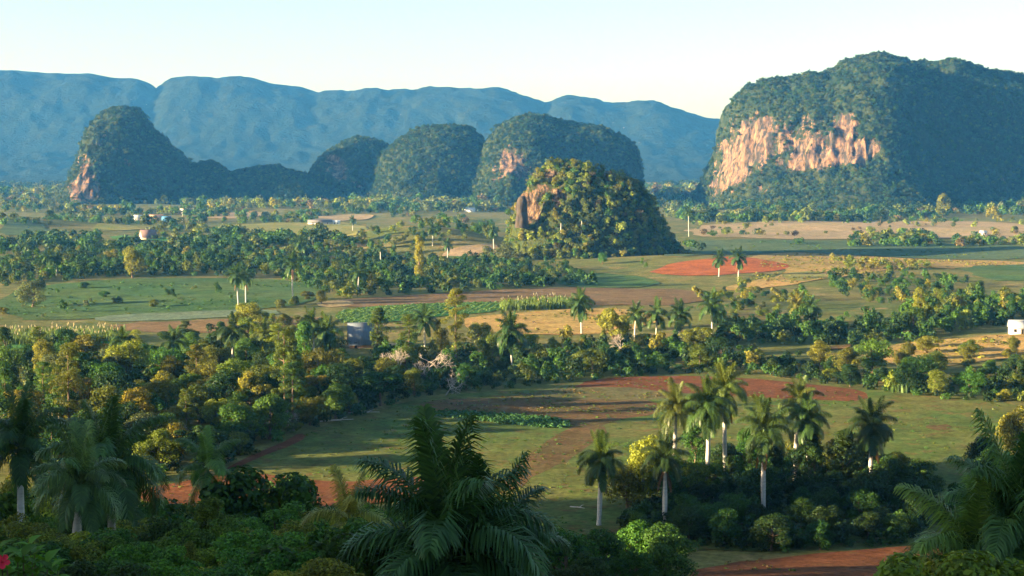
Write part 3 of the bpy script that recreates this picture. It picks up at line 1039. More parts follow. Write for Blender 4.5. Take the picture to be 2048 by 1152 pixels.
# far plain: hedges and woods in broken bands
mass_zone([[(-60, 382), (150, 383), (150, 404), (-60, 406)], [(1285, 378), (1400, 378), (1400, 400), (1290, 402)]], 22, 9.0, PALEW, 'hazy woodland on the plain beside the far hills', 'woodland', 40, 24, -0.5, 150)
mass_zone([[(0, 404), (300, 408), (620, 402), (900, 404), (1010, 408), (1010, 424), (700, 424), (300, 430), (0, 424)]], 15, 7.0, PALEW, 'far belt of trees at the foot of the left hills', 'tree belt', 41, 24, -0.15, 150)
mass_zone([[(60, 420), (400, 424), (720, 424), (900, 430), (960, 450), (700, 446), (400, 446), (100, 446)]], 13, 5.0, MIXW, 'scattered far hedges round the village', 'hedge', 42, 26, 0.2, 60)
mass_zone([[(1300, 402), (1400, 396), (1600, 402), (1800, 400), (2130, 402), (2130, 436), (1800, 440), (1600, 444), (1380, 446), (1330, 430)]], 12, 6.5, MIXW, 'band of woodland at the foot of the orange cliff', 'woodland', 43, 30, -0.2, 90)
mass_zone([[(1380, 446), (1700, 440), (2130, 446), (2130, 474), (1700, 476), (1400, 474)]], 15, 3.2, PALEW, 'bushes dotted over the wide tan stubble', 'scrub', 44, 26, 0.32, 40)
mass_zone([[(0, 440), (80, 436), (110, 452), (260, 456), (440, 462), (700, 474), (700, 486), (480, 482), (260, 480), (0, 462)]], 11, 5.0, MIXW, 'hedges round the red-roofed barn on the left', 'hedgerow', 45, 30, 0.14, 50)
mass_zone([[(0, 472), (200, 482), (480, 484), (700, 480), (720, 492), (560, 500), (300, 502), (0, 515)]], 9, 5.4, {'dark green': 4, 'deep green': 4, 'green': 2, 'olive': 1}, 'dark tree belt across the left middle distance', 'woodland belt', 46, 34, -0.3, 60)
mass_zone([[(1360, 486), (1500, 482), (1620, 486), (1600, 500), (1400, 502)]], 10, 3.6, {'dark green': 2, 'deep green': 3, 'green': 2}, 'dark hedge behind the red field', 'hedge', 47, 30, -0.05, 40)
mass_zone([[(1700, 470), (1850, 476), (1880, 494), (1700, 496)], [(1900, 484), (2100, 486), (2100, 496), (1920, 494)]], 9, 4.2, MIXW, 'hedge crossing the pasture on the right', 'hedge', 48, 30, -0.05, 40)
mass_zone([[(1660, 520), (1850, 526), (1860, 540), (1700, 540)]], 8, 2.6, {'golden': 3, 'olive': 2, 'yellow-green': 2}, 'golden scrub in the stubble on the right', 'scrub', 49, 30, 0.0, 40)

# ------------------------------------------------------------------ counted trees and shrubs
TREES = []   # every tree: dict(form, x, y, z, height, tint, zone)


def add_tree(form, x, y, h, tint, zone, z=None, var=None):
    TREES.append(dict(form=form, x=float(x), y=float(y), z=float(hgt(x, y)) if z is None else z, h=float(h), tint=tint, zone=zone, var=var))


def zone(polys, spacing, hr, forms, weights, phrase, seed, limit=999, thin=None):
    g = np.random.default_rng(seed)
    P = np.concatenate([scatter(world_poly(p), spacing, g) for p in polys])
    if thin is not None:
        P = P[vnoise(np.c_[P / 25.0, np.zeros(len(P))], seed) > thin]
    fn = list(forms)
    fw = np.array([forms[k] for k in fn], float)
    fw /= fw.sum()
    _, names = pick_tints(len(P), weights, g)
    for p, t in zip(P[:limit], names):
        f = fn[g.choice(len(fn), p=fw)]
        h = hr[0] + (hr[1] - hr[0]) * g.random() ** 1.4
        if f == 'shrub':
            h = min(h * 0.55, 5.0)
        elif f in ('tall', 'pine'):
            h *= 1.45
        elif f == 'spread':
            h *= 0.9
        add_tree(f, p[0], p[1], h, t, phrase)


WOODF = {'round': 6, 'spread': 2.2, 'pine': 0.9, 'tall': 0.5, 'shrub': 2}
WOODW = {'dark green': 1.6, 'deep green': 3, 'green': 2, 'olive': 3.5, 'yellow-green': 1.6, 'golden': 1.1, 'grey-green': 0.8}
THICKW = {'dark green': 3.5, 'deep green': 4, 'green': 1.5, 'olive': 1}
zone([[(0, 800), (120, 778), (300, 760), (520, 755), (700, 755), (780, 780), (800, 803), (700, 836), (590, 866), (470, 922), (420, 942), (300, 955), (180, 958), (0, 930)]], 8.6, (7, 12), WOODF, WOODW, 'in the wood left of the pasture', 61)
zone([[(800, 795), (870, 748), (1050, 728), (1250, 718), (1420, 714), (1500, 726), (1500, 746), (1330, 744), (1140, 760), (990, 776)]], 8.0, (6, 9.5), {'round': 6, 'spread': 2, 'shrub': 3}, THICKW, 'in the hedgerow behind the red-soil field', 62)
zone([[(1500, 722), (1640, 732), (1720, 752), (1850, 766), (2060, 772), (2060, 805), (1900, 800), (1730, 776), (1500, 748)]], 8.5, (5, 9), {'round': 5, 'spread': 1, 'shrub': 3}, {**THICKW, 'golden': 1.2, 'yellow-green': 1}, 'in the thicket right of the red-soil field', 63)
zone([[(0, 728), (200, 706), (400, 700), (420, 738), (200, 750), (0, 785)]], 10, (7, 11), WOODF, WOODW, 'along the upper edge of the left wood', 64)
zone([[(420, 698), (560, 690), (660, 695), (672, 722), (560, 742), (420, 738)], [(748, 706), (880, 696), (960, 694), (1000, 724), (860, 746), (760, 744)]], 9, (7, 10), WOODF, WOODW, 'beside the grey-roofed shed', 65)
zone([[(1000, 690), (1170, 690), (1260, 690), (1430, 690), (1430, 712), (1250, 716), (1000, 722)]], 8.5, (5, 8.5), {'round': 5, 'spread': 2, 'shrub': 4}, {**WOODW, 'golden': 3}, 'in front of the gold meadow', 66)
zone([[(1430, 644), (1560, 657), (1700, 657), (1820, 646), (1840, 672), (1700, 690), (1560, 686), (1440, 690)]], 8.5, (6, 9), {'round': 6, 'shrub': 2}, {'dark green': 5, 'deep green': 3, 'green': 1}, 'in the dark thicket right of centre', 67)
zone([[(1800, 646), (1900, 618), (2060, 606), (2060, 634), (1990, 650), (1910, 668), (1830, 680)]], 9, (7, 10.5), {'round': 5, 'spread': 2, 'tall': 0.7}, {'deep green': 3, 'green': 4, 'yellow-green': 2, 'olive': 2, 'golden': 1}, 'in the grove left of the white house', 68)
zone([[(1650, 562), (1760, 548), (1900, 562), (1960, 592), (1900, 616), (1760, 612), (1680, 594)]], 9.5, (5, 8.5), {'round': 5, 'spread': 1, 'shrub': 3}, {'dark green': 2, 'deep green': 4, 'green': 2, 'olive': 1, 'golden': 0.8}, 'in the scrub right of the gold stubble', 69)
zone([[(1390, 596), (1480, 580), (1600, 598), (1640, 622), (1540, 640), (1420, 640)]], 10, (4, 8), {'round': 5, 'shrub': 4}, {**WOODW, 'dark green': 3}, 'on the slope below the two palms', 70)
zone([[(0, 526), (150, 512), (350, 506), (560, 506), (700, 496), (760, 522), (760, 556), (640, 576), (560, 552), (300, 548), (150, 558), (0, 572)]], 11.5, (6, 10.5), {'round': 6, 'spread': 2, 'shrub': 1}, {'dark green': 3, 'deep green': 4, 'green': 2, 'olive': 2, 'golden': 0.4}, 'in the wood behind the left pasture', 71)
zone([[(700, 506), (880, 528), (1000, 524), (1150, 548), (1180, 568), (1000, 576), (800, 588), (680, 598), (640, 584), (690, 540)]], 11, (5, 9), {'round': 6, 'spread': 1, 'shrub': 2}, {'dark green': 3, 'deep green': 4, 'green': 2, 'olive': 2}, 'in the wood below the small craggy hill', 72)
zone([[(700, 492), (740, 468), (820, 452), (980, 458), (992, 480), (890, 492), (850, 505), (740, 515)]], 11, (6, 10), {'round': 6, 'tall': 0.6}, {'deep green': 4, 'green': 3, 'olive': 3, 'yellow-green': 1, 'golden': 0.8}, 'on the low wooded hill', 73)
zone([[(1250, 1085), (1400, 1092), (1500, 1104), (1700, 1098), (1850, 1072), (1840, 1035), (1700, 1030), (1500, 1030), (1380, 1035), (1260, 1050)]], 4.6, (4, 6.5), {'round': 6, 'shrub': 2}, {'dark green': 4, 'deep green': 4, 'green': 1.5}, 'in front of the palm group', 74)
zone([[(1290, 1030), (1400, 1028), (1850, 1028), (1840, 985), (1700, 950), (1500, 945), (1400, 955)]], 6.0, (6, 10), {'round': 6, 'tall': 0.4}, {'dark green': 4, 'deep green': 4, 'green': 1.5, 'olive': 0.7}, 'in the dark thicket among the palms', 79)
zone([[(0, 600), (150, 572), (400, 580), (480, 600), (230, 632), (0, 640)]], 20, (4, 6.5), {'shrub': 6, 'round': 2}, {'green': 3, 'deep green': 2, 'olive': 2, 'grey-green': 1}, 'on the left pasture', 75)
zone([[(1880, 1000), (2000, 960), (2100, 930), (2100, 985), (1960, 1040), (1890, 1060)]], 8, (5, 8), {'round': 4, 'shrub': 2}, THICKW, 'at the right edge of the pasture', 76)
zone([[(1830, 690), (2060, 700), (2060, 770), (1900, 768), (1790, 745)]], 10.5, (5, 8.5), {'round': 5, 'shrub': 3}, {'olive': 3, 'golden': 2, 'deep green': 2, 'green': 2}, 'below the gold slope on the right', 77)
zone([[(560, 600), (660, 596), (650, 612), (560, 616)], [(480, 648), (620, 644), (620, 680), (500, 690)]], 12, (5, 7), {'round': 3, 'shrub': 2}, {'olive': 3, 'golden': 1, 'green': 1}, 'left of the crop rows', 78)


def top_tree(form, u, vt, d, tint, zone_, var=None, hmin=2.0):
    """a tree at the distance d whose top stands on pixel (u, vt)"""
    p = at(u, vt, d)
    g0 = float(hgt(p[0], d))
    add_tree(form, p[0], d, max(p[2] - g0, hmin), tint, zone_, None, var)


def base_tree(form, u, vb, vt, tint, zone_, var=None):
    p = ground(u, vb)
    add_tree(form, p[0], p[1], at(u, vt, p[1])[2] - p[2], tint, zone_, p[2], var)


# trees one can pick out
base_tree('tall', 838, 572, 468, 'golden', 'standing tall in front of the wooded hill')
base_tree('pine', 912, 715, 577, 'yellow-green', 'towering right of the grey-roofed shed')
base_tree('tall', 757, 712, 615, 'olive', 'just right of the grey-roofed shed')
base_tree('pine', 815, 720, 628, 'olive', 'between the shed and the towering pine')
base_tree('pine', 572, 842, 662, 'olive', 'with a bare trunk at the pasture corner')
base_tree('pine', 140, 880, 683, 'olive', 'tallest in the left wood')
base_tree('pine', 395, 800, 690, 'olive', 'in the middle of the left wood')
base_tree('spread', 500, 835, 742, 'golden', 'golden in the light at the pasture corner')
base_tree('round', 262, 770, 682, 'yellow-green', 'brightest in the left wood')
base_tree('round', 90, 770, 680, 'yellow-green', 'behind the cane at the left')
base_tree('spread', 300, 900, 832, 'golden', 'lowest golden one in the left wood')
base_tree('round', 415, 790, 716, 'golden', 'amid the left wood')
base_tree('round', 495, 665, 602, 'golden', 'in front of the two leaning palms')
base_tree('round', 265, 556, 492, 'golden', 'in the wood behind the left pasture')
base_tree('tall', 740, 590, 540, 'golden', 'before the wood left of the crop rows')
base_tree('round', 1290, 1015, 868, 'yellow-green', 'behind the two front palms')
base_tree('round', 1390, 1010, 925, 'yellow-green', 'between the front palms')
base_tree('round', 1255, 1020, 930, 'golden', 'left of the drooping palm')
base_tree('round', 2035, 930, 812, 'golden', 'cut off by the right edge')
base_tree('round', 1968, 955, 872, 'dark green', 'ball-shaped on the right pasture')
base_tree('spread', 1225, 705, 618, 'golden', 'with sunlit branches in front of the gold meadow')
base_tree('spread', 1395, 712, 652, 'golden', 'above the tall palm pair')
base_tree('round', 1745, 745, 676, 'bright green', 'at the left foot of the gold slope')
base_tree('round', 1815, 785, 722, 'dark green', 'at the upper edge of the right pasture')
base_tree('round', 1700, 775, 725, 'dark green', 'left of the pale cane on the right')
base_tree('tall', 1838, 650, 572, 'yellow-green', 'rising over the grove left of the white house')
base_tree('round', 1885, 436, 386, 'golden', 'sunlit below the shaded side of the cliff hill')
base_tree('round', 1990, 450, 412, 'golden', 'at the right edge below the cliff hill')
base_tree('round', 1690, 560, 528, 'olive', 'at the edge of the gold stubble')
base_tree('round', 1760, 455, 420, 'dark green', 'dark in the far tan stubble')
base_tree('round', 1560, 440, 408, 'olive', 'in the woodland below the cliff')
base_tree('round', 65, 615, 560, 'grey-green', 'pale on the left pasture')
base_tree('round', 975, 520, 492, 'grey-green', 'left foot of the small craggy hill')
base_tree('round', 1010, 522, 488, 'grey-green', 'foot of the small craggy hill')
base_tree('tall', 1290, 545, 512, 'green', 'beside the left end of the red field')
base_tree('round', 1205, 528, 505, 'bright green', 'front foot of the small craggy hill')

# trees on the craggy hill, on its real surface
Vh, Nh, rk_, fyh = HILL[HILLOCK]
gh = np.random.default_rng(77)
cand = gh.permutation(np.flatnonzero((fyh > 0.02) & (rk_ < -0.22)))
chosen = []
for k in cand:
    if all(np.hypot(*(Vh[k][[0, 2]] - Vh[c][[0, 2]])) > 6.3 for c in chosen):
        chosen.append(k)
    if len(chosen) > 85:
        break
for k in chosen:
    x, y, z = Vh[k]
    left = (x - 30) / 60.0
    t = gh.choice(['yellow-green', 'olive', 'golden', 'deep green', 'green', 'rust-brown'], p=[0.36, 0.2, 0.3, 0.06, 0.05, 0.03])  # yellow-green and golden weighted up, sunlight put into the foliage colour
    f = gh.choice(['round', 'spread', 'shrub', 'tall'], p=[0.55, 0.15, 0.22, 0.08])
    h = {'round': 7.0, 'spread': 6, 'shrub': 4.2, 'tall': 9}[f] * (0.75 + 0.5 * gh.random())
    TREES.append(dict(form=f, x=x, y=y - 0.5, z=z - 0.6, h=h, tint=str(t), zone='on the small craggy hill', var=None))

# the wooded slope below the viewpoint
FG = 'on the near slope'
for u, vt, d, f, t in [
        (575, 955, 205, 'round', 'dark green'), (425, 985, 96, 'tall', 'olive'), (395, 1030, 84, 'round', 'green'), (470, 1045, 90, 'round', 'olive'), (20, 940, 195, 'round', 'golden'), (1085, 1045, 215, 'shrub', 'olive'), (1130, 1060, 190, 'round', 'deep green'),
        (1200, 1058, 205, 'round', 'deep green'), (1270, 1045, 235, 'round', 'green'), (1340, 1050, 228, 'round', 'deep green'), (1180, 1105, 150, 'round', 'dark green'), (1260, 1095, 170, 'round', 'deep green'),
        (1330, 1090, 190, 'round', 'deep green'), (1060, 1095, 120, 'round', 'dark green'), (1140, 1125, 105, 'round', 'dark green'), (1900, 1105, 60, 'shrub', 'yellow-green'), (1950, 1095, 42, 'shrub', 'yellow-green'),
        (2020, 1110, 45, 'round', 'deep green'), (2040, 1070, 120, 'round', 'dark green'), (1840, 1140, 70, 'shrub', 'yellow-green')]:
    top_tree(f, u, vt, d, t, FG)
gf = np.random.default_rng(404)
for d, v0, step in ((40, 1112, 95), (55, 1092, 80), (75, 1068, 75), (98, 1046, 70), (125, 1028, 64), (155, 1012, 60), (185, 1000, 56)):
    for u in np.arange(-20, 800 if d > 60 else 700, step):
        u2 = u + gf.normal() * 18
        vt = v0 + gf.normal() * 20 + (25 if 280 < u2 < 640 and d > 120 else 0)
        t = gf.choice(['deep green', 'green', 'olive', 'dark green', 'yellow-green'], p=[0.26, 0.34, 0.22, 0.06, 0.12])
        f = gf.choice(['round', 'tall', 'spread', 'shrub'], p=[0.62, 0.08, 0.12, 0.18])
        top_tree(str(f), u2, vt, d * (0.93 + 0.14 * gf.random()), str(t), FG)

# ---- keep counts within bounds: the largest stand as trees of their own, the rest as one mass
FORM = {'round': 'round-crowned tree', 'spread': 'spreading tree', 'tall': 'slender tree', 'pine': 'tall pine', 'shrub': 'shrub'}
CAT = {'round': 'tree', 'spread': 'tree', 'tall': 'tree', 'pine': 'pine tree', 'shrub': 'shrub'}
NAME = {'round': 'broadleaf_tree', 'spread': 'spreading_tree', 'tall': 'slender_tree', 'pine': 'pine_tree', 'shrub': 'shrub'}
PROTO_H = {'round': 10.0, 'spread': 8.5, 'tall': 17.0, 'pine': 17.0, 'shrub': 3.4}
for t in TREES:
    t['size'] = t['h'] / t['y']
    t['px'] = pix((t['x'], t['y'], t['z'] + t['h'] * 0.7))


def in_frame(t):
    m = t['h'] / t['y'] * F * 0.55
    return -m < t['px'][0] < 2048 + m and t['px'][1] < 1152 + m * 2


SHED_Y = float(ground(722, 694)[1])


def hides_shed(t):
    m = t['h'] / t['y'] * F
    top = pix((t['x'], t['y'], t['z'] + t['h']))
    return t['y'] < SHED_Y + 4 and 696 - m * 0.45 < top[0] < 742 + m * 0.45 and top[1] < 690 and pix((t['x'], t['y'], t['z']))[1] > 690


TREES = [t for t in TREES if in_frame(t) and not (t['zone'].startswith(('in', 'along', 'beside')) and hides_shed(t))]
single, rest = [], []
for cats, cap in (('tree', 300), ('pine tree', 60), ('shrub', 200)):
    L = sorted([t for t in TREES if CAT[t['form']] == cats], key=lambda t: -t['size'])
    named = [t for t in L if t['zone'].split()[0] not in ('in', 'along', 'on', 'beside', 'at')]
    L = named + [t for t in L if t not in named]
    single += L[:cap]
    rest += L[cap:]
ORD = ['', 'second', 'third', 'fourth', 'fifth', 'sixth', 'seventh', 'eighth', 'ninth', 'tenth', 'eleventh', 'twelfth', 'thirteenth', 'fourteenth', 'fifteenth', 'sixteenth', 'seventeenth', 'eighteenth',
       'nineteenth', 'twentieth', 'twenty-first', 'twenty-second', 'twenty-third', 'twenty-fourth', 'twenty-fifth', 'twenty-sixth', 'twenty-seventh', 'twenty-eighth', 'twenty-ninth', 'thirtieth']
ORD[0] = 'first'
fam = {}
for t in single:
    fam.setdefault((t['tint'], t['form'], t['zone']), []).append(t)
for (tint, form, zn), L in fam.items():
    L.sort(key=lambda t: t['px'][0])
    for i, t in enumerate(L):
        if len(L) == 1:
            t['label'] = f'{tint} {FORM[form]} {zn}'
        elif i == 0:
            t['label'] = f'leftmost {tint} {FORM[form]} {zn}'
        elif i == len(L) - 1:
            t['label'] = f'rightmost {tint} {FORM[form]} {zn}'
        else:
            t['label'] = f'{ORD[i]} {tint} {FORM[form]} from the left {zn}'
GROUP = {'tree': 'broadleaf trees of the valley', 'pine tree': 'tall pines of the valley', 'shrub': 'shrubs of the valley'}
NV = {'near': {'round': 4, 'spread': 2, 'tall': 2, 'pine': 2, 'shrub': 3}, 'mid': {'round': 7, 'spread': 4, 'tall': 3, 'pine': 4, 'shrub': 4}, 'far': {'round': 5, 'spread': 3, 'tall': 2, 'pine': 2, 'shrub': 4}}
for t in single:
    lod = 'near' if t['y'] < 175 else ('mid' if t['y'] < 1000 else 'far')
    var = R.randrange(NV[lod][t['form']])
    tr, cr, H = proto(t['form'], lod, var)
    s = t['h'] / H
    w = s * R.uniform(1.0, 1.3) if s < 1.25 else s * R.uniform(0.75, 0.9)
    o = link(NAME[t['form']], None, None, (t['x'], t['y'], t['z']), R.uniform(0, 6.283), (w, w, s))
    o.empty_display_size = 0.5
    tag(o, t['label'], CAT[t['form']], GROUP[CAT[t['form']]])
    link('trunk' if t['form'] != 'shrub' else 'stem', tr, o)
    c = link('crown' if t['form'] != 'shrub' else 'foliage', cr, o)
    j = [R.uniform(0.8, 1.22) for _ in range(2)]
    b = TINT[t['tint']]
    if t['zone'] == FG:
        j[1] *= 1.25
    c.color = (b[0] * j[0] * j[1], b[1] * j[1], b[2] * j[1], 1)
if rest:
    P, rad, T = [], [], []
    g = np.random.default_rng(8)
    for t in rest:
        w = t['h'] * (0.42 if t['form'] != 'tall' else 0.2)
        for q in range(3):
            P.append((t['x'] + g.normal() * w * 0.45, t['y'] + g.normal() * w * 0.4, t['z'] + t['h'] * (0.42 + 0.2 * q)))
            rad.append(w * (0.75 - 0.12 * q))
            T.append(np.array(TINT[t['tint']]) * (0.85 + 0.3 * g.random()))
    instanced('woodland', np.array(P), np.array(rad) * 1.1, np.array(T), CLUMP, 'far trees filling the woods of the middle distance', 'woodland', 9)
print('TREES', len(TREES), 'single', len(single), 'rest', len(rest))

# ------------------------------------------------------------------ undergrowth filling the woods
def undergrowth(polys, spacing, rad, weights, label, seed, n_leaf=70):
    g = np.random.default_rng(seed)
    P = np.concatenate([scatter(world_poly(p), spacing, g, 8, 6000) for p in polys])
    r = rad * (0.55 + 0.9 * g.random(len(P)) ** 1.6)
    T, _ = pick_tints(len(P), weights, g)
    z = hgt(P[:, 0], P[:, 1]) + r * 0.5
    instanced('undergrowth', np.c_[P, z], r, T, CLUMP, label, 'undergrowth', seed)


UW = {'dark green': 4, 'deep green': 4, 'green': 0.8, 'olive': 1.2}
undergrowth([[(0, 790), (120, 772), (300, 752), (520, 748), (700, 750), (790, 775), (815, 800), (700, 840), (592, 868), (472, 925), (420, 944), (300, 960), (180, 975), (0, 960)]], 4.6, 2.2, UW, 'low undergrowth filling the wood left of the pasture', 81)
undergrowth([[(800, 798), (870, 745), (1050, 724), (1250, 714), (1500, 720), (1640, 730), (1720, 750), (1850, 764), (2060, 772), (2060, 806), (1900, 803), (1730, 780), (1500, 750), (1330, 748), (1140, 764), (990, 780)]], 4.4, 2.0, UW, 'low undergrowth in the hedgerow behind the red-soil field', 82)
undergrowth([[(1250, 1090), (1400, 1096), (1500, 1106), (1700, 1101), (1860, 1074), (1835, 990), (1700, 972), (1500, 972), (1380, 978), (1250, 1030)]], 2.6, 1.7, {'dark green': 4, 'deep green': 4}, 'low undergrowth under the group of royal palms', 83)
undergrowth([[(1430, 642), (1560, 655), (1700, 655), (1820, 644), (1910, 616), (2060, 604), (2060, 636), (1990, 652), (1840, 684), (1700, 692), (1560, 688), (1440, 692)]], 5.5, 2.6, UW, 'low undergrowth in the thickets left of the white house', 84, 60)
undergrowth([[(0, 524), (150, 510), (350, 504), (560, 504), (700, 494), (880, 526), (1000, 522), (1150, 546), (1185, 570), (1000, 578), (800, 590), (680, 600), (640, 580), (560, 555), (300, 551), (150, 561), (0, 576)]], 8.5, 3.4, UW, 'undergrowth of the woods behind the left pasture', 85, 30)
undergrowth([[(0, 730), (200, 708), (420, 700), (560, 690), (668, 698), (672, 724), (520, 748), (300, 752), (120, 772), (0, 790)], [(748, 712), (880, 700), (1170, 692), (1430, 690), (1440, 714), (1250, 716), (1000, 726), (860, 748), (760, 748)]], 5.2, 2.4, UW, 'undergrowth round the grey-roofed shed', 86, 60)
# the near slope, hidden under its trees
gq = np.random.default_rng(87)
PX = np.c_[gq.uniform(-75, 70, 900), gq.uniform(28, 245, 900)]
PX = PX[np.abs(PX[:, 0]) < PX[:, 1] * 0.36 + 6]
PX = PX[~((PX[:, 0] > PX[:, 1] * 0.10) & (PX[:, 1] > 190))]
rr_ = 0.8 * (0.6 + 0.9 * gq.random(len(PX)))
tt_, _ = pick_tints(len(PX), {'dark green': 3, 'deep green': 5, 'green': 2, 'olive': 1}, gq)
instanced('undergrowth', np.c_[PX, hgt(PX[:, 0], PX[:, 1]) + rr_ * 0.5], rr_, tt_, [clump_form(420, 700 + k) for k in range(4)], 'tangled undergrowth on the near slope below the viewpoint', 'undergrowth', 87)

# ------------------------------------------------------------------ royal palms
def frond_mesh(L, e0, droop, n, width, ll, seed, mat):
    g = np.random.default_rng(seed)
    m = 14
    s = np.linspace(0, 1, m)
    ang = RAD(e0) - RAD(droop) * s ** 1.25
    dx, dz = np.cos(ang) * L / (m - 1), np.sin(ang) * L / (m - 1)
    X = np.concatenate([[0], np.cumsum(dx[:-1])])
    Z = np.concatenate([[0], np.cumsum(dz[:-1])])
    C = np.c_[X, np.zeros(m), Z]
    parts = [tube(C, np.interp(s, [0, 0.2, 1], [0.055, 0.035, 0.008]) * (1 if width < 0.1 else 1.6), 4)]
    V, Q = [], []
    for side in (-1, 1):
        for k in range(n):
            t = 0.14 + 0.86 * (k + 0.4 * g.random()) / n
            p = np.array([np.interp(t, s, X), 0, np.interp(t, s, Z)])
            a = np.interp(t, s, ang)
            fw = np.array([math.cos(a), 0, math.sin(a)])
            upv = np.array([-math.sin(a), 0, math.cos(a)])
            phi = RAD([28, -8, -34][k % 3] + g.normal() * 9)
            ln = ll * (math.sin(math.pi * (0.18 + 0.78 * t)) ** 0.55) * (0.85 + 0.3 * g.random())
            d = norm(np.array([0, side, 0]) * math.cos(phi) + upv * math.sin(phi) + fw * (0.42 + 0.5 * t))
            wv = norm(np.cross(d, upv)) * width
            mid = p + d * ln * 0.5
            d2 = norm(d + np.array([0, 0, -0.75 - 0.4 * g.random()]))
            tip = mid + d2 * ln * 0.5
            b = len(V)
            V += [p - wv * 0.35, p + wv * 0.35, mid + wv * 0.5, mid - wv * 0.5, tip + wv * 0.08, tip - wv * 0.08]
            Q += [(b, b + 1, b + 2, b + 3), (b + 3, b + 2, b + 4, b + 5)]
    parts.append((np.array(V), np.array(Q)))
    Vv, Qq = join(parts)
    return mesh_np('frond', Vv, Qq, mat)


SETS = {}
FSPEC = [(84, 25), (72, 75), (60, 105), (46, 122), (30, 128), (12, 120), (-10, 92), (-45, 42)]
for lod, (n, wd, ll) in {'near': (84, 0.075, 1.0), 'mid': (40, 0.17, 1.05), 'far': (22, 0.32, 1.1)}.items():
    SETS[lod] = [frond_mesh(3.9, e, dr, n, wd, ll, 900 + i, M['frond']) for i, (e, dr) in enumerate(FSPEC)]
    SETS[lod + 'dead'] = frond_mesh(3.2, -66, 20, n, wd, 0.5, 950, M['dead_frond'])
TRUNKS = {}


def palm_trunk(H, r, seed):
    g = np.random.default_rng(seed)
    z = np.linspace(-0.5, H, 14)
    t = z / H
    rad = r * np.interp(t, [-0.1, 0.0, 0.12, 0.45, 0.75, 1.0], [1.35, 1.2, 0.95, 1.12, 0.92, 0.66])
    b = g.normal(size=2) * 0.02 * H
    P = np.c_[b[0] * np.sin(t * 2.6), b[1] * np.sin(t * 2.2), z]
    P -= np.array([P[-1, 0], P[-1, 1], 0]) * np.clip(t, 0, 1)[:, None]
    V, Q = tube(P, rad, 10)
    return mesh_np('palm_trunk', V, Q, M['palm_bark'], True)


zs = np.linspace(0, 1.5, 7)
Vc, Qc = tube(np.c_[zs * 0, zs * 0, zs], [0.2, 0.25, 0.24, 0.21, 0.17, 0.13, 0.06], 10)
SHAFT = mesh_np('crownshaft', Vc, Qc, M['crownshaft'], True)
Vp, Qp = tube([(0, 0, 0), (0.02, 0, 0.9), (0.05, 0, 1.7)], [0.06, 0.045, 0.012], 6)
SPEAR = mesh_np('spear_leaf', Vp, Qp, M['rachis'], True)
PALM_N = [0]


def palm(u, vc, label, vb=None, d=None, tint=(0.04, 0.085, 0.025), size=1.0, n=23, dead=0, group='royal palms of the valley', r=0.34, spear=False, tilt=None):
    """palm whose crown heart stands on pixel (u, vc); its foot on row vb, or at the distance d"""
    PALM_N[0] += 1
    if vb is not None:
        size *= 1.3
        r = r * 1.2 if vb > 900 else r * 0.9
    k = PALM_N[0]
    if d is None:
        d = ground(u, vb)[1]
    c = at(u, vc, d)
    g0 = float(hgt(c[0], d))
    H = max(c[2] - g0, 3.5)
    lod = 'near' if d < 420 else ('mid' if d < 800 else 'far')
    root = link('royal_palm', None, None, (c[0], d, g0))
    root.empty_display_size = 0.5
    root.rotation_euler = (R.uniform(-0.045, 0.045), R.uniform(-0.045, 0.045), 0)
    size *= R.uniform(0.92, 1.08)
    n += R.randrange(-3, 4)
    tag(root, label, 'palm tree', group)
    Ht = H - 1.3 * size
    key = round(Ht), round(r, 2)
    if key not in TRUNKS:
        TRUNKS[key] = palm_trunk(key[0], r, k)
    tr = link('trunk', TRUNKS[key], root, scale=(1, 1, Ht / key[0]))
    link('crownshaft', SHAFT, root, (0, 0, Ht - 0.05), scale=size)
    if spear or k % 3 == 0:
        link('spear_leaf', SPEAR, root, (0, 0, H), 0, size)
    a0 = R.uniform(0, 6.28)
    for i in range(n):
        q = i / (n - 1)
        var = min(7, int(q * 7.6 + R.uniform(-0.25, 0.35))) if i else 0
        var = max(var, 0)
        f = link('frond', SETS[lod][var], root, (0, 0, H - 0.12 - 0.25 * q * size))
        f.rotation_euler = (R.uniform(-0.12, 0.12), R.uniform(-0.1, 0.1), a0 + i * 2.39996)
        s = size * R.uniform(0.86, 1.12)
        f.scale = (s, s, s)
        j = R.uniform(0.75, 1.3) * (1.35 if vb is not None else 1.0)
        w = 1.0 + 0.5 * (1 - q) * R.random()
        f.color = (tint[0] * j * w, tint[1] * j * (1 + 0.3 * (w - 1)), tint[2] * j, 1)
    for i in range(dead):
        f = link('dead_frond', SETS[lod + 'dead'], root, (0, 0, Ht - 0.1))
        f.rotation_euler = (0, 0, R.uniform(0, 6.28))
        f.scale = (size, size, size)
    return root


PG = 'royal palms standing in the dark thicket'
palm(1198, 918, 'front left royal palm with a white trunk, clear of the thicket', vb=1052, group=PG, dead=1, size=1.12, spear=True, tint=(0.05, 0.095, 0.025))
palm(1330, 915, 'dark royal palm with a grey trunk, in front of the yellow-green trees', vb=1060, group=PG, dead=2, size=1.05, tint=(0.03, 0.06, 0.02))
palm(1409, 810, 'royal palm with a sunlit trunk, just left of the tallest palm', vb=990, group=PG, dead=0, size=1.15)
palm(1453, 778, 'tallest royal palm of the group, its crown highest', vb=965, group=PG, dead=2, size=1.25, tint=(0.065, 0.11, 0.03))
palm(1350, 812, 'leftmost of the high palm crowns, its trunk hidden', vb=985, group=PG, size=1.1, tint=(0.07, 0.1, 0.03))
palm(1530, 855, 'royal palm with the longest white trunk in the middle of the group', vb=1040, group=PG, dead=2, size=1.2, tint=(0.035, 0.07, 0.022))
palm(1622, 842, 'royal palm with a short lit trunk, right of the longest white trunk', vb=985, group=PG, dead=1, size=1.15)
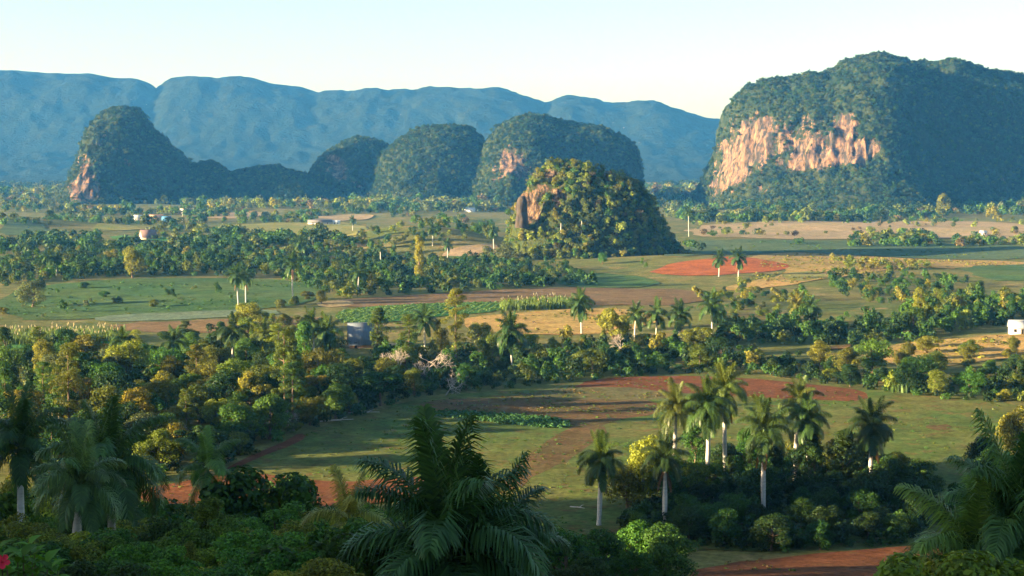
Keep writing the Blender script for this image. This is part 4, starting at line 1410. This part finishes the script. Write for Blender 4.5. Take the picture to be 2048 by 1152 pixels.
palm(1592, 800, 'rear palm crown peeking behind the right-hand palms', vb=965, group=PG, size=1.1, tint=(0.06, 0.1, 0.03))
palm(1747, 850, 'lone dark royal palm at the right end of the group', vb=1020, group=PG, dead=2, size=1.15, tint=(0.025, 0.055, 0.02))
NG = 'royal palms on the near slope'
palm(898, 1100, 'huge dark royal palm crown at the bottom centre', d=54, group=NG, size=1.1, n=28, tint=(0.045, 0.121, 0.045), spear=True)
palm(985, 1150, 'lower palm crown tucked under the huge one', d=56, group=NG, size=1.0, n=20, tint=(0.041, 0.105, 0.041))
palm(2025, 1050, 'big palm crown at the lower right edge', d=66, group=NG, size=1.15, n=26, tint=(0.072, 0.173, 0.057))
palm(1935, 1130, 'lower bright palm crown at the lower right corner', d=66, group=NG, size=1.15, n=22, tint=(0.121, 0.243, 0.061))
palm(225, 935, 'large shaded palm crown in the lower left', d=128, group=NG, size=1.5, n=24, tint=(0.061, 0.142, 0.051))
palm(150, 965, 'pale shaggy palm left of the large shaded one', d=112, group=NG, size=1.15, n=22, tint=(0.092, 0.182, 0.072))
palm(40, 890, 'dark palm crown at the left edge', d=150, group=NG, size=1.45, n=20, tint=(0.045, 0.112, 0.045))
palm(422, 935, 'palm with upright bright leaves above a leafy column', d=175, group=NG, size=1.15, n=12, tint=(0.092, 0.203, 0.061), spear=True)
palm(700, 1035, 'yellowish palm left of the huge dark one', d=112, group=NG, size=1.0, n=14, tint=(0.223, 0.263, 0.061), spear=True)
MG = 'royal palms of the middle distance'
for u, vc, vb, lab, kw in [
        (585, 528, 605, 'tall straight palm alone on the left pasture', dict(dead=1, size=1.25)),
        (476, 552, 613, 'left one of the two leaning pasture palms', dict(dead=1, size=1.15)),
        (491, 556, 606, 'right one of the two leaning pasture palms', dict(dead=1)),
        (98, 515, 553, 'left palm of the pair over the left wood', {}),
        (112, 518, 552, 'right palm of the pair over the left wood', {}),
        (55, 490, 520, 'far palm at the left end of the dark belt', {}),
        (602, 487, 525, 'palm above the dark belt behind the tall straight palm', dict(size=1.2)),
        (850, 640, 702, 'palm with open crown right of the grey-roofed shed', dict(size=1.2)),
        (1163, 606, 668, 'lone palm at the right end of the cane plot', dict(size=1.3)),
        (465, 662, 735, 'large dark palm left of the shed', dict(size=1.3, tint=(0.03, 0.06, 0.02))),
        (345, 682, 745, 'spiky palm in the upper left wood', dict(size=1.15)),
        (530, 668, 730, 'pale palm between the dark palm and the shed', dict(size=1.15, tint=(0.08, 0.12, 0.03))),
        (655, 665, 730, 'palm touching the left side of the shed', dict(size=1.35)),
        (628, 650, 726, 'palm rising behind the one beside the shed', dict(size=1.2)),
        (245, 682, 745, 'small palm at the end of the left cane', dict(size=1.0)),
        (1025, 662, 735, 'dark palm in the hedgerow below the gold meadow', dict(size=1.4, tint=(0.03, 0.07, 0.02))),
        (1270, 630, 690, 'leftmost palm of the row right of the gold meadow', dict(size=1.1)),
        (1313, 628, 690, 'second palm of the row right of the gold meadow', dict(size=1.15)),
        (1360, 630, 692, 'third palm of the row right of the gold meadow', dict(size=1.15)),
        (1425, 612, 680, 'rightmost and tallest palm of the row right of the gold meadow', dict(size=1.3)),
        (1438, 517, 553, 'left palm of the pair in front of the vivid red field', dict(size=1.15)),
        (1477, 515, 562, 'right palm of the pair in front of the vivid red field', dict(size=1.3, dead=1)),
        (1595, 610, 648, 'left palm of the pair in the right-hand clearing', dict(size=1.2, tint=(0.09, 0.11, 0.03))),
        (1621, 616, 652, 'right palm of the pair in the right-hand clearing', dict(size=1.15)),
        (762, 495, 530, 'palm in the wood left of the slender golden tree', {}),
        (717, 545, 590, 'palm left of the golden tree by the crop rows', dict(size=1.1)),
        (895, 490, 520, 'palm on the tan field by the wooded hill', {}),
        (865, 457, 492, 'palm on top of the low wooded hill', {}),
        (705, 440, 462, 'far dark palm beside the sunlit far field', {}),
        (1378, 424, 473, 'thin pale-trunked palm right of the small craggy hill', dict(size=0.9, r=0.3)),
        (1032, 468, 500, 'left palm of the pair at the foot of the craggy hill', dict(size=1.1)),
        (1040, 470, 501, 'right palm of the pair at the foot of the craggy hill', {}),
        (1083, 490, 512, 'palm right of the pair at the foot of the craggy hill', {}),
        (988, 462, 500, 'palm left of the craggy hill', dict(size=1.1)),
        ]:
    palm(u, vc, lab, vb=vb, group=MG, n=17, **kw)
# palms growing on the craggy hill
for u, v, lab in [(1122, 455, 'palm half way up the craggy hill'), (1163, 452, 'right-hand palm on the craggy hill side')]:
    pu = 1024 + F * Vh[:, 0] / Vh[:, 1]
    pv = 320 + F * (CAM_Z - Vh[:, 2]) / Vh[:, 1]
    k = np.argmin((pu - u) ** 2 + (pv - v - 14) ** 2 + np.where(fyh > 0, 0, 1e6))
    x, y, z = Vh[k]
    root = link('royal_palm', None, None, (x, y - 1, z))
    tag(root, lab, 'palm tree', MG)
    TRUNKS.setdefault((8, 0.3), palm_trunk(8, 0.3, 5))
    link('trunk', TRUNKS[(8, 0.3)], root)
    link('crownshaft', SHAFT, root, (0, 0, 7.9))
    for i in range(12):
        f = link('frond', SETS['far'][min(7, int(i / 11 * 7.4))], root, (0, 0, 9.2))
        f.rotation_euler = (0, 0, i * 2.4)
        f.color = (0.06, 0.1, 0.03, 1)

# ------------------------------------------------------------------ bare trees
def bare(u, vb, h, label, seed, spread=1.0, depth=5, lean=(0, 0), tint=1.0):
    g = np.random.default_rng(seed)
    trunkp, brp = [], []

    def grow(p, d, L, r, k, dest):
        mid = p + d * L * 0.5 + g.normal(size=3) * L * 0.08
        e = p + d * L + g.normal(size=3) * L * 0.06
        dest.append(tube([p, mid, e], [r, r * 0.85, r * 0.66], 6 if k > 2 else 4))
        if k == 0:
            return
        for _ in range(3 if k > 1 else 4):
            nd = norm(d + g.normal(size=3) * 0.62 * spread + np.array([lean[0] * 0.15, lean[1] * 0.15, 0.06]))
            grow(e, nd, L * (0.62 + 0.25 * g.random()), r * 0.6, k - 1, brp)
    grow(np.array([0, 0, -0.3]), norm(np.array([lean[0], lean[1], 1.0])), h * 0.27, h * 0.026, depth, trunkp)
    p = ground(u, vb)
    root = link('bare_tree', None, None, p)
    tag(root, label, 'bare tree', 'leafless trees in the hedgerow')
    link('trunk', mesh_np('bare_trunk', *join(trunkp), M['pale_bark'], True), root)
    link('branches', mesh_np('bare_branches', *join(brp), M['pale_bark'], True), root)


bare(850, 772, 14.0, 'wide pale leafless tree in the hedgerow below the shed', 3, 1.15, 5, (0.5, -0.4))
bare(800, 765, 12.0, 'upright pale leafless tree left of the wide one', 4, 0.8, 5, (-0.1, -0.2))
bare(890, 790, 9.0, 'low grey leafless tree hanging over the field edge', 9, 1.2, 5, (0.6, -0.7))
bare(1250, 712, 10.0, 'pale leafless tree leaning among the golden trees', 12, 0.9, 5, (-0.3, -0.2))
bare(575, 862, 7.0, 'small grey leafless tree at the pasture corner', 14, 1.2, 5, (0.4, -0.3))
bare(370, 905, 8.0, 'grey leafless tree beside the lowest golden tree', 15, 1.2, 5, (0.4, -0.5))

# ------------------------------------------------------------------ cane plots, crop rows, weeds
def blades(name, polys, spacing, h, tint, label, cat, seed, plume=0.0, per=5, width=0.16):
    g = np.random.default_rng(seed)
    P = np.concatenate([scatter(world_poly(p), spacing, g, 8, 4000) for p in polys])
    z = hgt(P[:, 0], P[:, 1])
    V, T = [], []
    for (x, y), z0 in zip(P, z):
        hh = h * (0.8 + 0.4 * g.random())
        j = 0.75 + 0.5 * g.random()
        for _ in range(per):
            a = g.random() * 6.283
            o = g.normal(size=2) * spacing * 0.3
            ln = hh * (0.6 + 0.45 * g.random())
            out = 0.1 + 0.3 * g.random()
            w = np.array([-math.sin(a), math.cos(a), 0]) * width
            b = np.array([x + o[0], y + o[1], z0])
            m_ = b + np.array([math.cos(a) * out * ln * 0.3, math.sin(a) * out * ln * 0.3, ln * 0.65])
            e = b + np.array([math.cos(a) * out * ln * 1.1, math.sin(a) * out * ln * 1.1, ln * (1 - out * 0.5)])
            V += [b - w * 0.5, b + w * 0.5, m_ + w, m_ - w, m_ - w, m_ + w, e + w * 0.2, e - w * 0.2]
            T += [np.array(tint) * j] * 8
        if g.random() < plume:
            b = np.array([x, y, z0 + hh * 0.9])
            e = b + np.array([g.normal() * 0.15, g.normal() * 0.15, 1.0 + 0.5 * g.random()])
            for w in (np.array([0.22, 0, 0]), np.array([0, 0.22, 0])):
                m_ = b * 0.5 + e * 0.5
                V += [b, m_ + w, e, m_ - w]
                T += [np.array((0.45, 0.42, 0.36))] * 4
    V = np.array(V)
    me = mesh_np(name, V, np.arange(len(V)).reshape(-1, 4), M['cane'])
    a = me.attributes.new('tint', 'FLOAT_COLOR', 'POINT')
    a.data.foreach_set('color', np.c_[np.array(T), np.ones(len(V))].astype(np.float32).ravel())
    tag(link(name, me), label, cat, None, 'stuff')


blades('sugar_cane', [[(1000, 612), (1080, 606), (1146, 606), (1146, 617), (1080, 620), (1004, 622)]], 1.5, 4.0, (0.12, 0.19, 0.05), 'plot of tall pale green cane with white plumes in mid valley', 'cane plot', 91, 0.16, 6, 0.22)
blades('sugar_cane', [[(-10, 676), (120, 672), (236, 672), (242, 684), (120, 690), (-10, 692)]], 1.6, 4.2, (0.11, 0.17, 0.05), 'plot of tall pale cane at the left edge', 'cane plot', 92, 0.3, 6, 0.22)
blades('sugar_cane', [[(-10, 866), (60, 860), (130, 858), (140, 880), (-10, 892)]], 1.5, 4.6, (0.14, 0.19, 0.06), 'cane with pinkish plumes in the lower left wood', 'cane plot', 93, 0.45, 6, 0.18)
blades('sugar_cane', [[(1770, 778), (1830, 772), (1890, 776), (1880, 786), (1790, 788)]], 1.4, 3.2, (0.13, 0.22, 0.09), 'pale green cane behind the right pasture', 'cane plot', 94, 0.05, 6, 0.2)


def row_crop(poly, along, gap, step, rad, tint, label, seed, n_leaf=12):
    g = np.random.default_rng(seed)
    P = world_poly(poly)
    c, s_ = math.cos(RAD(along)), math.sin(RAD(along))
    ctr = P.mean(0)
    ext = np.abs(P - ctr).max() * 1.5
    A, B = np.meshgrid(np.arange(-ext, ext, step), np.arange(-ext, ext, gap))
    X = ctr + np.c_[(A * c - B * s_).ravel(), (A * s_ + B * c).ravel()] + g.normal(size=(A.size, 2)) * 0.12
    X = X[inside(X, P)]
    r = rad * (0.7 + 0.6 * g.random(len(X)))
    T = np.array(tint)[None, :] * (0.75 + 0.5 * g.random((len(X), 1)))
    mass('crop', np.c_[X, hgt(X[:, 0], X[:, 1]) + r * 0.5], r, T, label, 'crop', n_leaf, seed)


row_crop([(668, 632), (690, 621), (780, 613), (900, 607), (1002, 606), (1006, 621), (880, 633), (760, 645), (684, 647)], 80, 3.3, 1.0, 0.6, (0.1, 0.19, 0.055), 'rows of green crop beside the grey-roofed shed', 95)
row_crop([(832, 824), (900, 825), (1000, 830), (1090, 836), (1140, 845), (1136, 858), (1090, 858), (1000, 848), (880, 834)], 20, 1.3, 0.9, 0.62, (0.05, 0.14, 0.05), 'bed of leafy green crop across the pasture', 96, 20)


def tufts(polys, spacing, rad, weights, label, seed, thin, scale=12.0, n_leaf=14):
    g = np.random.default_rng(seed)
    P = np.concatenate([scatter(world_poly(p), spacing, g, 3, 5000) for p in polys])
    P = P[vnoise(np.c_[P / scale, np.zeros(len(P))], seed) + 0.4 * vnoise(np.c_[P / 3.0, np.zeros(len(P))], seed + 1) > thin]
    r = rad * (0.4 + 1.0 * g.random(len(P)) ** 2)
    T, _ = pick_tints(len(P), weights, g)
    mass('weeds', np.c_[P, hgt(P[:, 0], P[:, 1]) + r * 0.3], r, T, label, 'weeds', n_leaf, seed, 0.7)


tufts([[(480, 940), (600, 872), (820, 806), (990, 788), (1330, 756), (1700, 776), (2040, 815), (2040, 960), (1860, 1060), (1400, 1095), (1100, 1060), (800, 985)]], 1.5, 0.42, {'olive': 3, 'green': 3}, 'grass tufts and weeds over the foreground pasture', 97, 0.1)
tufts([[(985, 797), (1100, 780), (1320, 786), (1330, 830), (1180, 830), (900, 822)]], 1.3, 0.5, {'olive': 3, 'rust-brown': 2}, 'dry weeds on the worn brown soil', 98, -0.05)
tufts([[(940, 636), (1100, 624), (1270, 618), (1330, 640), (1150, 670), (1000, 666)], [(1770, 700), (1900, 680), (2060, 672), (2060, 704), (1860, 730)], [(1480, 580), (1560, 506), (1900, 522), (2060, 530), (1900, 535), (1640, 560)]], 2.6, 0.9, {'golden': 5, 'olive': 2, 'rust-brown': 1}, 'dry golden grass tussocks in the stubble fields', 99, -0.1, 20)
tufts([[(20, 590), (200, 566), (560, 562), (640, 580), (480, 620), (0, 640)], [(1320, 510), (1500, 482), (2060, 494), (2060, 518), (1560, 503)]], 4.0, 1.0, {'green': 4, 'deep green': 3, 'olive': 1}, 'rough green tussocks on the far pastures', 100, 0.0, 25)

tufts([[(1120, 780), (1190, 760), (1330, 750), (1500, 754), (1730, 782), (1740, 808), (1480, 797), (1230, 778)], [(270, 1000), (380, 960), (470, 944), (680, 962), (860, 956), (850, 1005), (560, 1015)], [(1380, 1146), (1440, 1126), (1740, 1098), (1850, 1092), (1900, 1112), (1700, 1150)]], 1.5, 0.4, {'olive': 3, 'rust-brown': 2, 'green': 1}, 'stray weeds on the bare red soils', 101, 0.22, 9)

# ------------------------------------------------------------------ banana plant
def banana(u, vb, h, label):
    p = ground(u, vb)
    root = link('banana_plant', None, None, p)
    tag(root, label, 'banana plant')
    V, Q = tube([(0, 0, -0.2), (0.05, 0, h * 0.4), (0, 0, h * 0.62)], [0.22, 0.18, 0.1], 8)
    link('stem', mesh_np('banana_stem', V, Q, M['crownshaft'], True), root)
    n = 9
    s = np.linspace(0, 1, n)
    L = h * 0.62
    ang = RAD(68) - RAD(95) * s ** 1.3
    X = np.concatenate([[0], np.cumsum(np.cos(ang[:-1]) * L / (n - 1))])
    Z = np.concatenate([[0], np.cumsum(np.sin(ang[:-1]) * L / (n - 1))])
    W = 0.42 * np.sin(np.pi * np.clip(0.06 + 0.94 * s, 0, 1)) ** 0.6
    V = np.concatenate([np.c_[X, -W, Z + W * 0.25], np.c_[X, 0 * X, Z], np.c_[X, W, Z + W * 0.25]])
    Q = [(i, i + 1, n + i + 1, n + i) for i in range(n - 1)] + [(n + i, n + i + 1, 2 * n + i + 1, 2 * n + i) for i in range(n - 1)]
    me = mesh_np('banana_leaf', V, np.array(Q), M['leaf'], True)
    for i in range(9):
        f = link('leaf', me, root, (0, 0, h * 0.58))
        f.rotation_euler = (0, R.uniform(-0.5, 0.25), i * 2.4)
        f.color = (0.2, 0.27, 0.06, 1)


banana(668, 785, 7.5, 'pale spiky banana plant in the wood below the shed')
banana(640, 790, 5.5, 'smaller banana plant left of the pale spiky one')

# ------------------------------------------------------------------ buildings
def wall_mat(name, c):
    return simple(name, c, 0.85, 1.5, 0.18, 0.2, 0.03)


def box_mesh(name, x0, x1, y0, y1, z0, z1, mat):
    V = np.array([(x, y, z) for z in (z0, z1) for y in (y0, y1) for x in (x0, x1)], float)
    Q = np.array([(0, 2, 3, 1), (4, 5, 7, 6), (0, 1, 5, 4), (1, 3, 7, 5), (3, 2, 6, 7), (2, 0, 4, 6)])
    return mesh_np(name, V, Q, mat)


def slab(name, a, b, c, d, t, mat):
    """thick sheet with the corners a b c d (outer face), thickness t inwards"""
    P = np.array([a, b, c, d], float)
    n = norm(np.cross(P[1] - P[0], P[3] - P[0]))
    V = np.concatenate([P, P - n * t])
    Q = np.array([(0, 1, 2, 3), (7, 6, 5, 4), (0, 4, 5, 1), (1, 5, 6, 2), (2, 6, 7, 3), (3, 7, 4, 0)])
    return mesh_np(name, V, Q, mat)


def house(name, u, vb, w, dp, wh, rh, rot, wallc, roofc, label, cat='house', eave=0.4, openings=((-0.2, 'door'), (0.2, 'window')), group=None, roof_fine=6.0):
    p = ground(u, vb)
    root = link(name, None, None, p, RAD(rot))
    tag(root, label, cat, group)
    wm = wall_mat(name + '_wall', wallc)
    rm = simple(name + '_roof', roofc, 0.7, roof_fine, 0.22, 0.5, 0.06, (1, 0.15, 0.15))
    dm = simple(name + '_opening', (0.03, 0.028, 0.025), 0.6)
    hw, hd = w / 2, dp / 2
    V = np.array([(-hw, -hd, -0.5), (hw, -hd, -0.5), (hw, hd, -0.5), (-hw, hd, -0.5), (-hw, -hd, wh), (hw, -hd, wh), (hw, hd, wh), (-hw, hd, wh)])
    Q = np.array([(0, 1, 5, 4), (1, 2, 6, 5), (2, 3, 7, 6), (3, 0, 4, 7)])
    link('wall', mesh_np('walls', V, Q, wm), root)
    for s in (-1, 1):
        g = mesh_np('gable', np.array([(s * hw, -hd, wh), (s * hw, hd, wh), (s * hw, 0, wh + rh), (s * hw * 0.97, 0, wh + rh * 0.2)]), np.array([(0, 1, 2)]), wm)
        link('gable', g, root)
    k = rh / hd
    ew = hw + eave
    for s in (-1, 1):
        a = (-ew, s * (hd + eave), wh - eave * k)
        b = (ew, s * (hd + eave), wh - eave * k)
        c = (ew, 0, wh + rh + 0.06)
        d = (-ew, 0, wh + rh + 0.06)
        q = (a, b, c, d) if s < 0 else (b, a, d, c)
        link('roof_slope', slab('roof_slope', *q, 0.12, rm), root)
    link('ridge_cap', mesh_np('ridge_cap', *tube([(-ew, 0, wh + rh + 0.05), (ew, 0, wh + rh + 0.05)], [0.14, 0.14], 6), rm), root)
    for fx, what in openings:
        if what == 'door':
            link('door', box_mesh('door', fx * w - 0.45, fx * w + 0.45, -hd - 0.05, -hd + 0.1, 0, 2.05, dm), root)
        else:
            o = link('window', box_mesh('window', fx * w - 0.55, fx * w + 0.55, -hd - 0.04, -hd + 0.1, 0.95, 2.0, dm), root)
            link('sill', box_mesh('sill', fx * w - 0.65, fx * w + 0.65, -hd - 0.14, -hd - 0.03, 0.85, 0.95, wm), o)
    return root


GREY = (0.13, 0.16, 0.2)
shed = house('tobacco_shed', 722, 694, 8.4, 7.0, 2.0, 6.6, 9, (0.36, 0.2, 0.1), GREY, 'steep grey-roofed tobacco shed among the trees', 'shed', 0.5, ((-0.25, 'door'),), roof_fine=3.0)
fm = simple('weathered_wood', (0.3, 0.2, 0.12), 0.9)
fr = link('wooden_fence', None, None, ground(690, 692))
tag(fr, 'short wooden fence left of the grey-roofed shed', 'fence')
for i in range(6):
    link('post', box_mesh('post', i * 0.9 - 2.6, i * 0.9 - 2.48, -0.06, 0.06, -0.3, 1.7, fm), fr)
for z in (0.6, 1.3):
    link('rail', box_mesh('rail', -2.6, 2.1, -0.1, -0.07, z, z + 0.12, fm), fr)
house('farmhouse', 2040, 668, 7.5, 5.0, 2.7, 2.2, -8, (0.75, 0.72, 0.68), (0.33, 0.36, 0.4), 'white farmhouse with a grey roof at the right edge', 'house', 0.4, ((-0.28, 'window'), (0.05, 'door')))
house('barn', 296, 479, 12, 9, 2.5, 5.5, 32, (0.5, 0.42, 0.34), (0.2, 0.135, 0.125), 'barn with a pinkish roof on the left', 'barn', 0.6, ((-0.2, 'door'),))
VG = 'buildings of the far village'
house('village_house', 276, 440, 12, 8, 3, 2.5, 15, (0.5, 0.5, 0.48), (0.45, 0.47, 0.46), 'white house at the left of the far village', 'house', group=VG)
house('village_house', 312, 442, 16, 10, 3, 3.5, -10, (0.5, 0.35, 0.25), (0.5, 0.3, 0.2), 'house with a tan roof in the far village', 'house', group=VG)
house('village_house', 333, 443, 9, 7, 3, 2.5, 20, (0.08, 0.24, 0.42), (0.07, 0.22, 0.42), 'bright blue house in the far village', 'house', group=VG)
house('village_house', 374, 427, 22, 9, 3, 3, 5, (0.5, 0.46, 0.42), (0.48, 0.43, 0.38), 'long pale-roofed house above the far village', 'house', group=VG)
house('village_house', 398, 428, 11, 8, 3, 3, -8, (0.7, 0.7, 0.7), (0.66, 0.68, 0.7), 'small white house right of the long pale one', 'house', group=VG)
house('farm_building', 640, 449, 24, 9, 2.6, 2.2, 8, (0.36, 0.35, 0.33), (0.15, 0.145, 0.145), 'long low grey farm building left of the wooded hill', 'farm building', 0.4, ((-0.3, 'door'), (0, 'window'), (0.3, 'window')))
house('farm_shed', 673, 449, 7, 6, 2.6, 1.6, 0, (0.75, 0.74, 0.72), (0.7, 0.7, 0.7), 'little white shed right of the long farm building', 'shed')
house('hut', 1966, 471, 5, 5, 2.4, 2.0, 10, (0.7, 0.66, 0.6), (0.6, 0.57, 0.52), 'tiny white hut in the far tan stubble', 'hut')
house('cottage', 1400, 434, 11, 7, 2.6, 2.4, 12, (0.6, 0.57, 0.52), (0.45, 0.42, 0.4), 'pale cottage in the trees right of the craggy hill', 'cottage')
house('cottage', 940, 424, 12, 8, 2.8, 2.6, -12, (0.7, 0.7, 0.7), (0.55, 0.57, 0.6), 'pale cottage above the low wooded hill', 'cottage')

pole = link('utility_pole', None, None, ground(365, 444))
tag(pole, 'thin pale utility pole beside the far village', 'pole')
pm = simple('concrete', (0.5, 0.48, 0.45), 0.9)
link('mast', mesh_np('mast', *tube([(0, 0, -0.5), (0, 0, 10.5)], [0.28, 0.2], 8), pm), pole)
link('crossarm', box_mesh('crossarm', -1.0, 1.0, -0.3, -0.18, 9.6, 9.8, pm), pole)


def log(u, v, L, r, rot, label):
    p = ground(u, v)
    o = link('fallen_log', None, None, p, RAD(rot))
    tag(o, label, 'log')
    link('stem', mesh_np('log', *tube([(-L / 2, 0, r * 0.7), (0, 0.15, r), (L / 2, 0, r * 0.6)], [r, r * 0.9, r * 0.5], 8), M['pale_bark'], True), o)
    link('branch', mesh_np('log_branch', *tube([(L * 0.1, 0, r), (L * 0.25, 0.5, r + 0.4), (L * 0.35, 0.6, r + 0.5)], [r * 0.5, r * 0.35, r * 0.15], 6), M['pale_bark'], True), o)


log(1155, 1017, 3.0, 0.2, -25, 'short pale log lying in the pasture by the front palm')
log(672, 842, 9.0, 0.22, 24, 'long pale log along the edge of the left wood')
log(728, 826, 8.0, 0.2, 12, 'pale log further along the wood edge')

# ------------------------------------------------------------------ hibiscus by the viewpoint
def hibiscus():
    d = 16.0
    c = at(40, 1110, d)
    g0 = float(hgt(c[0], d))
    root = link('hibiscus_shrub', None, None, (c[0], d, g0))
    tag(root, 'large-leaved hibiscus shrub with a red flower in the lower left corner', 'shrub')
    g = np.random.default_rng(3)
    H = c[2] - g0
    tips = []
    parts = []
    for i in range(13):
        x, y = g.normal(size=2) * 0.28
        if i < 9:
            x = np.linspace(-0.34, 0.42, 9)[i] + g.normal() * 0.02
            y = g.normal() * 0.12
        t = np.array([x, y, H - 0.06 + 0.1 * g.random() - 0.35 * max(x, 0)])
        parts.append(tube([(x * 0.1, y * 0.1, -0.2), (x * 0.5, y * 0.5, H * 0.5), t - (0, 0, 0.2), t], [0.03, 0.022, 0.008, 0.004], 6))
        tips.append(t)
    link('stem', mesh_np('hibiscus_stems', *join(parts), M['bark'], True), root)
    s = np.linspace(0, 1, 6)
    W = np.array([0.01, 0.038, 0.05, 0.042, 0.022, 0.002])
    X = s * 0.16
    Z = 0.05 * s - 0.1 * s ** 2
    V = np.concatenate([np.c_[X, -W, Z + W * 0.35], np.c_[X, 0 * X, Z], np.c_[X, W, Z + W * 0.35]])
    n = 6
    Q = [(i, i + 1, n + i + 1, n + i) for i in range(n - 1)] + [(n + i, n + i + 1, 2 * n + i + 1, 2 * n + i) for i in range(n - 1)]
    me = mesh_np('hibiscus_leaf', V, np.array(Q), M['leaf'], True)
    for t in tips:
        for k in range(9):
            f = link('leaf', me, root, t - np.array((0, 0, 0.035 * k + 0.02 * g.random())))
            f.rotation_euler = (g.normal() * 0.2, -0.75 + 0.16 * k + g.normal() * 0.2, k * 2.4 + g.random())
            sc_ = 0.85 + 0.5 * g.random()
            f.scale = (sc_, sc_, sc_)
            j = 0.6 + 0.8 * g.random()
            f.color = (0.085 * j, 0.2 * j, 0.03 * j, 1)
    red = simple('red_petal', (0.62, 0.02, 0.05), 0.5, 20, 0.15)
    fp = at(6, 1124, d - 0.35) - np.array((c[0], d, g0))
    fl = link('flower', mesh_np('flower_heart', *tube([(0, 0, -0.05), (0, 0, 0.07)], [0.012, 0.004], 6), red), root, fp)
    fl.rotation_euler = (1.1, 0.2, 0)
    P = np.array([(0.004, 0, 0), (0.03, -0.024, 0.02), (0.062, -0.03, 0.028), (0.078, 0, 0.02), (0.062, 0.03, 0.028), (0.03, 0.024, 0.02)])
    pet = mesh_np('petal', P, np.array([(0, 1, 2, 3), (0, 3, 4, 5)]), red)
    for i in range(5):
        link('petal', pet, fl, (0, 0, 0), i * 1.2566)


hibiscus()

# ------------------------------------------------------------------ rock pillar on the craggy hill, shade of a cleft painted into its colour
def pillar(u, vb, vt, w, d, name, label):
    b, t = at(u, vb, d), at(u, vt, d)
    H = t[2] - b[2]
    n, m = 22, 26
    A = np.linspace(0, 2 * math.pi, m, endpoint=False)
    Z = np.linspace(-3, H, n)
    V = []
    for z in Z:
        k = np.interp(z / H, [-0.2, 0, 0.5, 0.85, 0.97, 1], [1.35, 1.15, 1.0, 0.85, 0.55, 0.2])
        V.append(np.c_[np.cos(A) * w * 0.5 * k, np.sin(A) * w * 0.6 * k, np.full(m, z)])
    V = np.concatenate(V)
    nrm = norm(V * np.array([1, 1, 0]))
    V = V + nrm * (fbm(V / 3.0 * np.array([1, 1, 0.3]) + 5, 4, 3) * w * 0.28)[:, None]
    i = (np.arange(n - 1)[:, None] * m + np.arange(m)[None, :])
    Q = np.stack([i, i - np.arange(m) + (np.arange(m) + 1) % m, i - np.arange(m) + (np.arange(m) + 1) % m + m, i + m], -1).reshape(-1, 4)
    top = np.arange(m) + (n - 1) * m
    me = mesh_np(name, V, Q, simple('shade_painted_limestone', (0.055, 0.046, 0.04), 0.95, 0.35, 0.6, 0.9, 0.6, (1, 1, 0.3)), True)  # near-black base colour stands for the shade in the cleft
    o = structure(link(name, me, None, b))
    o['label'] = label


pillar(1044, 446, 392, 7.5, 1062, 'rock_outcrop', 'rock pillar painted shade-dark at the left end of the craggy hill')
# ------------------------------------------------------------------ haze
def haze_box():
    x0, x1, y0, y1, z0, z1 = -6600, 6600, -660, 7800, -14, 470
    V = np.array([(x, y, z) for z in (z0, z1) for y in (y0, y1) for x in (x0, x1)])
    Q = np.array([(0, 2, 3, 1), (4, 5, 7, 6), (0, 1, 5, 4), (1, 3, 7, 5), (3, 2, 6, 7), (2, 0, 4, 6)])
    m = bpy.data.materials.new('morning_haze')
    m.use_nodes = True
    n = m.node_tree.nodes
    n.clear()
    out = n.new('ShaderNodeOutputMaterial')
    pv = n.new('ShaderNodeVolumePrincipled')
    pv.inputs['Color'].default_value = (*HAZE_COL, 1)
    pv.inputs['Absorption Color'].default_value = (1, 1, 1, 1)
    pv.inputs['Density'].default_value = HAZE
    pv.inputs['Anisotropy'].default_value = 0.0
    m.node_tree.links.new(pv.outputs[0], out.inputs['Volume'])
    o = link('haze', mesh_np('haze', V, Q, m))
    tag(o, 'thin blue haze filling the whole valley', 'haze', None, 'stuff')


HAZE, HAZE_COL = 0.64e-4, (0.07, 0.36, 1.0)
haze_box()
